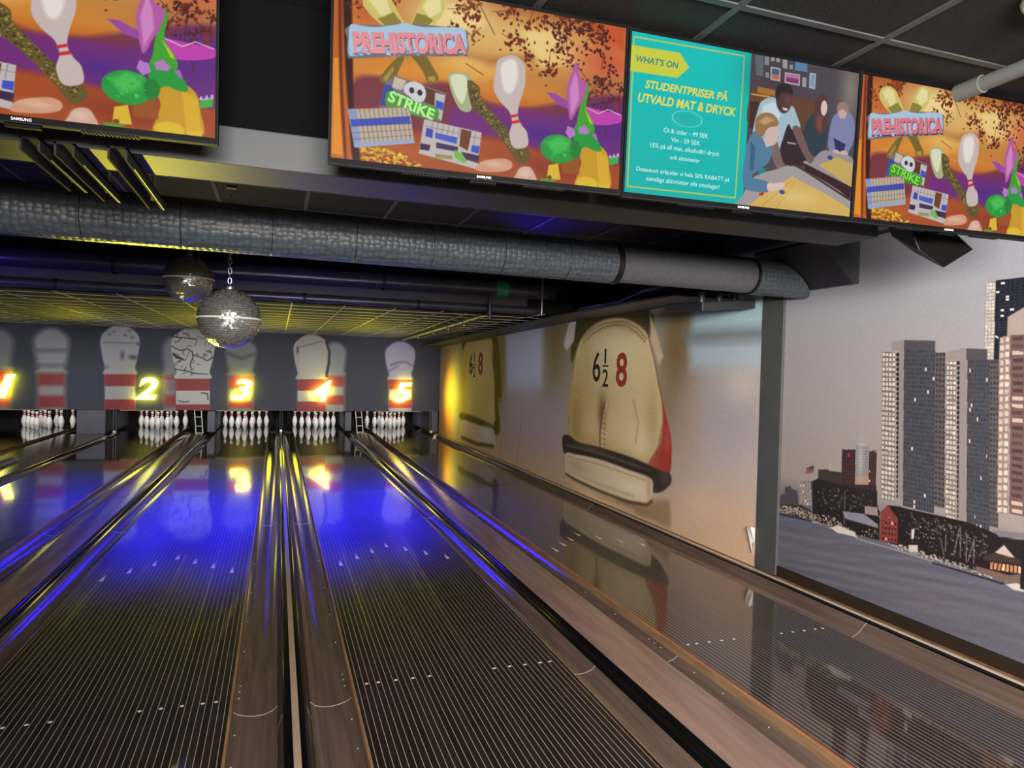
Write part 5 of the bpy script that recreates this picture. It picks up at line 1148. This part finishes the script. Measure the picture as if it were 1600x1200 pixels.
for k, (m_, cn) in enumerate(((M['blue_cable'], 'blue'), (M['blue_cable'], 'blue'), (M['white'], 'white'), (M['blue_cable'], 'blue'), (M['red_cable'], 'red'))):
    pts = [(2.22+.03*k+rnd.uniform(-.02, .02), 6.9-.45*j, 2.152+.012*(k % 3)+(.05 if j in (3, 4) else 0)+rnd.uniform(0, .02)) for j in range(5)] + [(2.25+.04*k, 4.95, 2.3)]
    tag(put('loose_cable', tube(pts, .006, 6), m_, smooth=True), ['blue loose cable on the shelf, leftmost of the bundle', 'blue loose cable on the shelf, second from left of the bundle', 'white loose cable lying in the bundle on the shelf', 'blue loose cable on the shelf, nearest the wall', 'red loose cable at the end of the shelf bundle'][k], 'cable', 'cables on the shelf')
for k, y in enumerate((9.2, 10.6, 12.2)):
    z = 2.125-(y-7.6)*.0179+.019
    t = thing('small_spotlight', 'small black spotlight standing on the mural shelf, %s of three' % ('nearest', 'middle', 'farthest')[k], 'spotlight', (2.42, y, z), 'spotlights on the shelf')
    put('stand', tube([(2.42, y, z), (2.42, y, z+.10)], .02, 10), M['black'], t); put('head', tube([(2.38, y, z+.10), (2.46, y-.05, z+.16)], [.05, .06], 14), M['plastic'], t, smooth=True)

# ================================================================== PIPES AND DUCTS
DY = lambda x: 3.85+.0493*x
DZ, DR = 2.163, .1245
duct = thing('air_duct', 'long round grey air duct wrapped in wire netting below the screens', 'air duct', (-2.2, DY(-2.2), DZ-DR))
def cyl_x(xa, xb, r, n=40, seg=1):
    return tube([(xa+(xb-xa)*k/seg, DY(xa+(xb-xa)*k/seg), DZ) for k in range(seg+1)], r, n)
put('wrapped_section', cyl_x(-7.19, 1.10, DR, 40, 60), M['wrap'], duct, smooth=True)
put('bare_section', cyl_x(1.10, 2.17, DR-.010, 40), M['duct'], duct, smooth=True)
put('coupling_ring', cyl_x(1.085, 1.125, DR+.004, 40), M['band'], duct, smooth=True)
V, F = tube([(2.17, DY(2.17), DZ), (2.525, DY(2.525), DZ)], DR, 40)
V = [(x if i < 40 else x-1.166*(z-DZ), y, z) for i, (x, y, z) in enumerate(V)]
put('elbow_section', (V, F), M['wrap'], duct, smooth=True)
put('end_ring', cyl_x(2.16, 2.178, DR+.002, 40), M['band'], duct)
for x in np.arange(-6.8, 1.0, .42): put('seam_wire', torus((x, DY(x), DZ), (1, .0493, 0), DR, .0022, 36, 6), M['band'], duct)
tag(put('vent_box', prism([(2.674, 2.384), (2.674, 2.093), (2.626, 2.093), (2.338, 2.34), (2.345, 2.357), (2.515, 2.357), (2.515, 2.384)], 3.50, 4.12), M['vent']), 'dark slanted metal box joining the duct end to the skyline wall', 'vent box')
def pipe_run(name, z, r, y, x1, label, hang):
    t = thing(name, label, 'pipe', (-2.2, y, z-r), 'pipes under the low ceiling edge')
    put('pipe', tube([(-7.19, y, z), (x1, y, z)], r, 24), M['pipe'], t, smooth=True)
    put('end_cap', tube([(x1, y, z), (x1+.025, y, z)], r+.006, 24), M['pipe'], t, smooth=True)
    for x in hang:
        put('clamp', tube([(x-.015, y, z), (x+.015, y, z)], r+.008, 24), M['black'], t, smooth=True)
    return t
pipe_run('ceiling_pipe', 2.425, .093, 7.62, 2.20, 'thick dark pipe, upper of the two below the duct', (-5.2, -2.4, .2))
pipe_run('ceiling_pipe', 2.195, .046, 7.66, 2.05, 'thin dark pipe, lower of the two below the duct', (-5.0, -2.9, -.62, .6))
tag(put('square_duct', box(-7.19, 7.78, 2.215, 1.95, 7.99, 2.40), M['duct'], bevel=.006), 'dark square duct behind the two ceiling pipes', 'duct')
tag(put('pipe_sticker', tube([(1.49, 7.62, 2.425), (1.63, 7.62, 2.425)], .0965, 24, False), M['green'], smooth=True), 'green marker sleeve around the thick ceiling pipe', 'marker')
t = thing('threaded_hanger', 'threaded metal hanger at the right end of the ceiling pipes', 'hanger', (2.03, 7.50, 2.14))
put('rod', tube([(2.03, 7.50, 2.14), (2.03, 7.50, CEIL-.001)], .011, 8), M['chain'], t); put('foot', box(1.99, 7.49, 2.14, 2.07, 7.70, 2.148), M['chain'], t)
t = thing('sprinkler_pipe', 'pale sprinkler pipe under the low ceiling leading to the mask', 'pipe', (1.6, 11.5, 2.07))
put('pipe', tube([(1.755, 15.3, 2.12), (1.42, 7.9, 2.125)], .026, 14), M['ypipe'], t, smooth=True); put('thin_pipe', tube([(1.60, 15.3, 2.145), (1.27, 8.1, 2.15)], .010, 8), M['ypipe'], t, smooth=True)
r = thing('riser_pipe', 'short upright pipe joining the thin ceiling pipe and the sprinkler pipe', 'pipe', (1.405, 7.53, 2.06))
put('riser', tube([(1.405, 7.53, 2.06), (1.405, 7.53, 2.33)], .024, 12), M['pipe'], r, smooth=True); put('elbow', tube([(1.405, 7.53, 2.10), (1.41, 7.62, 2.12), (1.42, 7.88, 2.125)], .028, 12), M['pipe'], r, smooth=True)
for y in (8.9, 10.0, 11.3, 13.0):
    x = 1.42+(y-7.9)*.0453; put('pipe_clip', tube([(x, y-.012, 2.125), (x, y+.012, 2.125)], .031, 12), M['black'], t); V, F = lathe([(.006, 0), (.012, .005), (.012, .02), (.005, .03), (.005, .045)], 10); put('sprinkler_head', ([(a+x, b_+y, c+2.052) for a, b_, c in V], F), M['steel'], t)
t = thing('sprinkler_pipe', 'short pale sprinkler pipe behind the two mirror balls', 'pipe', (-1.5, 10, 2.07))
put('pipe', tube([(-1.66, 7.9, 2.11), (-1.40, 11.2, 2.12)], .04, 14), M['ypipe'], t, smooth=True); put('thin_pipe', tube([(-1.76, 7.9, 2.135), (-1.56, 11.0, 2.14)], .012, 8), M['ypipe'], t, smooth=True)
for y in (8.6, 9.6): put('pipe_clip', tube([(-1.605+(y-8.6)*.08, y-.02, 2.113), (-1.605+(y-8.6)*.08, y+.02, 2.113)], .046, 12), M['black'], t)

# ================================================================== MIRROR BALLS
def mirror_ball(x, y, z, label):
    t = thing('mirror_ball', label, 'mirror ball', (x, y, z-.2), 'mirror balls')
    R = .2; rows, cols = 40, 84; V, F, rn = [], [], random.Random(5)
    for i in range(rows):
        a0 = -math.pi/2+math.pi*i/rows; a1 = a0+math.pi/rows*.86; n = max(6, int(cols*math.cos((a0+a1)/2)))
        for k in range(n):
            b0 = 2*math.pi*k/n; b1 = b0+2*math.pi/n*.93; jt = rn.uniform(-.02, .02); jb = rn.uniform(-.02, .02); o = len(V)
            for a, b in ((a0, b0), (a0, b1), (a1, b1), (a1, b0)):
                rr = R*(1+(jt if a == a1 else -jt)*.25+(jb if b == b1 else -jb)*.25)
                V.append((x+rr*math.cos(a)*math.cos(b), y+rr*math.cos(a)*math.sin(b), z+rr*math.sin(a)))
            F.append((o, o+1, o+2, o+3))
    put('mirror_tiles', (V, F), M['mirror'], t)
    put('core', tuple(map(list, lathe([(max(.001, R*.985*math.cos(-math.pi/2+math.pi*i/24)), R*.985*math.sin(-math.pi/2+math.pi*i/24)) for i in range(25)], 48))), M['grout'], t, smooth=True).location = (0, 0, .2+ -0.0)
    for o in t.children:
        if o.name.startswith('core'):
            for v in o.data.vertices: v.co += Vector((x, y, z-.2))
    put('equator_glint', tube([(x+(R+.001)*math.cos(2*math.pi*k/72), y+(R+.001)*math.sin(2*math.pi*k/72), z) for k in range(73)], .006, 6), M['white'], t)  # white ring standing in for the bright reflection around the ball's middle
    put('cap', tube([(x, y, z+R-.004), (x, y, z+R+.012)], .03, 16), M['chain'], t)
    put('eyelet', torus((x, y, z+R+.026), (1, 0, 0), .016, .004, 16, 6), M['chain'], t)
    g = []; zz = z+R+.045; k = 0
    while zz < CEIL-.03:
        ax = (1, 0, 0) if k % 2 else (0, 1, 0); u = Vector((0, 1, 0)) if k % 2 else Vector((1, 0, 0)); pts = []
        for q in range(17):
            a = 2*math.pi*q/16; pts.append(Vector((x, y, zz+.010))+u*.011*math.cos(a)+Vector((0, 0, 1))*.021*math.sin(a))
        g.append(tube(pts, .0032, 5, False)); zz += .033; k += 1
    put('chain', join(*g), M['chain'], t, smooth=True); put('hook_plate', box(x-.03, y-.03, CEIL-.012, x+.03, y+.03, CEIL-.0065), M['chain'], t)
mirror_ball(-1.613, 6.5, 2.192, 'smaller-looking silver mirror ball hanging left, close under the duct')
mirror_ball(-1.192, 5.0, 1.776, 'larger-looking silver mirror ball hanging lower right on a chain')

# ================================================================== SCREENS
EX, EY, EZ = Vector((.99951, -.03119, 0)), Vector((.03116, .99839, .04738)), Vector((-.00148, -.04736, .99888))
W, H, TS = 1.107, .6226, 0.86      # picture units and the scale to a 43 inch screen
TV = {1: (-2.1939, 2.2249), 2: (-.7129, 2.2045), 3: (.4177, 2.1987), 4: (1.5438, 2.1994)}
us = np.linspace(0, W, 460); vs = np.linspace(0, H, 260)
art_me = picture_mesh('screen', us, vs, lambda u, v: (u-W/2, u*0, v), SCREEN_PICTURE, .0024); art_me.materials.append(picture('screen_glow_game', glow=0.95, rough=.35))
us = np.linspace(0, W, 560); vs = np.linspace(0, H, 316)
menu_me = picture_mesh('screen', us, vs, lambda u, v: (u-W/2, u*0, v), MENU_PICTURE, .0020); menu_me.materials.append(picture('screen_glow_menu', glow=0.95, rough=.35))
def glow(name, rgb, s=1.0): return mat(name, (8, 8, 8), .35, emit=lin(rgb), estr=s)
G = dict(pink=glow('glow_pink', (208, 112, 124)), maroon=glow('glow_maroon', (84, 40, 60)), lime=glow('glow_lime', (110, 220, 50)), dgreen=glow('glow_dark_green', (30, 80, 24)), yellow=glow('glow_yellow', (214, 208, 70)), teal=glow('glow_teal_ink', (24, 120, 120)), pale=glow('glow_pale', (205, 238, 234)), psst=glow('glow_soft', (20, 140, 138)))
def T2(deg): return FACE_Y @ Matrix.Rotation(math.radians(deg), 3, 'Z')
def television(i, label, kind):
    s, h = TV[i]; base = EX*(s+W/2) + EZ*(h-.02) + Vector((0, 2.5819, 0)); base = CAM + (base-CAM)*TS
    t = thing('television', label, 'television', base, 'screens above the lanes')
    t.matrix_world = Matrix.Translation(base) @ Matrix((EX, EY, EZ)).transposed().to_4x4() @ Matrix.Scale(TS, 4)
    ORIGIN[t.name] = Vector((0, 0, 0))
    b = .0092; w = W/2
    put('bezel', join(box(-w-b, -.004, 0, w+b, .03, .0195), box(-w-b, -.004, .0205+H-.001, w+b, .03, .0205+H+b), box(-w-b, -.004, .0195, -w, .03, .0195+H), box(w, -.004, .0195, w+b, .03, .0195+H)), M['bezel'], t)
    put('back_cover', join(box(-w-b+.002, .0301, .002, w+b-.002, .045, H+.03), box(-w*.8, .045, .05, w*.8, .085, H*.8)), M['bezel'], t, bevel=.004)
    put('trim_edge', join(box(-w-b, -.0055, -.003, w+b, .02, .0005), box(-w-b, -.006, 0, -w-b+.002, -.004, H+.03), box(w+b-.002, -.006, 0, w+b, -.004, H+.03)), M['bezel_edge'], t)
    put('control_pod', box(-.05, .0, -.014, .05, .025, -.0031), M['bezel'], t, bevel=.003)
    for q in (-.30, .16): put('speaker_slots', join(box(q-.004, .004, -.0045, q+.168, .028, -.0031), *[box(x*.012+q, .004, -.0075, x*.012+q+.006, .028, -.0044) for x in range(14)]), M['bezel_edge'], t)
    put('wall_bracket', box(-.2, .0855, .2, .2, .16, .45), M['black'], t)
    lettering('brand_badge', 'SAMSUNG', M['text_white'], width=.055, bold=.01, parent=t, loc=(0, -.0046, .0095), rot=FACE_Y)
    sc = bpy.data.objects.new('screen', art_me if kind == 'game' else menu_me); C.objects.link(sc); sc.parent = t; sc.location = (0, -.0005, .0195)
    def wr(nm, txt, m_, x, z, width, bold=0., shear=0., deg=0., dy=0.0, height=None):
        lettering(nm, txt, m_, width=width, bold=bold, shear=shear, parent=sc, loc=(x-W/2, -.0008-dy, z), rot=T2(deg), height=height)
    if kind == 'game':
        wr('title_shadow', 'PREHISTORICA', G['maroon'], .2705, .4265, .41, .05, 0, 8.2, 0, .078); wr('title', 'PREHISTORICA', G['pink'], .2675, .4315, .405, .05, 0, 8.2, .0004, .074)
        wr('word_shadow', 'STRIKE', G['dgreen'], .278, .214, .175, .06, 0, -16, 0, .046); wr('word', 'STRIKE', G['lime'], .277, .216, .17, .03, 0, -16, .0004, .04)
    else:
        wr('heading', "WHAT'S ON", G['teal'], .119, .5215, .19, .025, .2)
        wr('headline', 'STUDENTPRISER PÅ', G['yellow'], .2585, .434, .378, .03, .2, 0, 0, .042); wr('headline', 'UTVALD MAT & DRYCK', G['yellow'], .267, .374, .452, .03, .2, 0, 0, .036)
        wr('stamp', 'PSST!', G['psst'], .2664, .3185, .07, .0, 0); wr('price_line', 'Öl & cider - 49 SEK', G['pale'], .2647, .2635, .206); wr('price_line', 'Vin - 59 SEK', G['pale'], .2647, .2285, .134)
        wr('price_line', '15% på all mat, alkoholfri dryck', G['pale'], .2658, .1935, .32); wr('price_line', 'och aktiviteter', G['pale'], .2653, .1585, .138)
        wr('price_line', 'Dessutom erbjuder vi hela 50% RABATT på', G['pale'], .265, .0945, .43); wr('price_line', 'samtliga aktiviteter alla onsdagar!', G['pale'], .2645, .0605, .34)
    return t
television(1, 'leftmost wall screen showing a purple and orange game picture', 'game')
television(2, 'wall screen titled PREHISTORICA, hung left of the turquoise screen', 'game')
television(3, 'wall screen with a turquoise price list and a photo of people', 'menu')
television(4, 'rightmost wall screen titled PREHISTORICA, next to the skyline wall', 'game')

# ================================================================== SMALL FIXTURES BY THE SCREENS
P = [tuple(CAM+(Vector(q)-CAM)*TS) for q in [(2.105, 2.62, 2.215), (2.15, 2.615, 2.128), (2.304, 2.60, 2.047), (2.508, 2.60, 2.158), (2.412, 2.62, 2.232)]]
Q = [(x+.05, y+.19, z+.10) for x, y, z in P]
t = thing('loudspeaker', 'black wedge-shaped loudspeaker hanging under the rightmost screen', 'loudspeaker', (1.86, 2.25, 1.966))
put('cabinet', (P+Q, [(4,3,2,1,0), (5,6,7,8,9)]+[(i, (i+1) % 5, 5+(i+1) % 5, 5+i) for i in range(5)]), M['black'], t, bevel=.006)
ctr = sum((Vector(p) for p in P), Vector())/5; gP = [tuple(ctr+(Vector(p)-ctr)*.93+Vector((0, -.004, -.002))) for p in P]; gQ = [tuple(ctr+(Vector(p)-ctr)*.93+Vector((0, .002, .002))) for p in P]
put('grille', (gP+gQ, [(4,3,2,1,0), (5,6,7,8,9)]+[(i, (i+1) % 5, 5+(i+1) % 5, 5+i) for i in range(5)]), M['cloth'], t)
put('bracket', box(1.93, 2.42, 2.10, 1.99, 2.46, CEIL-.007), M['black'], t)
t = thing('ceiling_conduit', 'grey conduit pipe on the ceiling at the top right corner', 'conduit', (1.56, 1.0, 2.545))
put('pipe', tube([(1.56, -1.5, 2.572), (1.56, 1.93, 2.572)], .028, 14), M['conduit'], t, smooth=True); put('end_socket', tube([(1.56, 1.86, 2.572), (1.56, 1.96, 2.572)], .033, 14), M['conduit'], t, smooth=True)
for y in (.4, 1.5): put('pipe_clip', box(1.525, y-.012, 2.54, 1.595, y+.012, CEIL-.007), M['conduit'], t)
t = thing('ceiling_light', 'round white-rimmed ceiling light at the top right corner', 'ceiling light', (1.37, 1.44, 2.63))
put('rim', torus((1.37, 1.44, 2.648), (0, 0, 1), .12, .012, 48, 10), M['white'], t, smooth=True); put('glass', tube([(1.37, 1.44, 2.640), (1.37, 1.44, 2.652)], .11, 40), M['lens'], t)
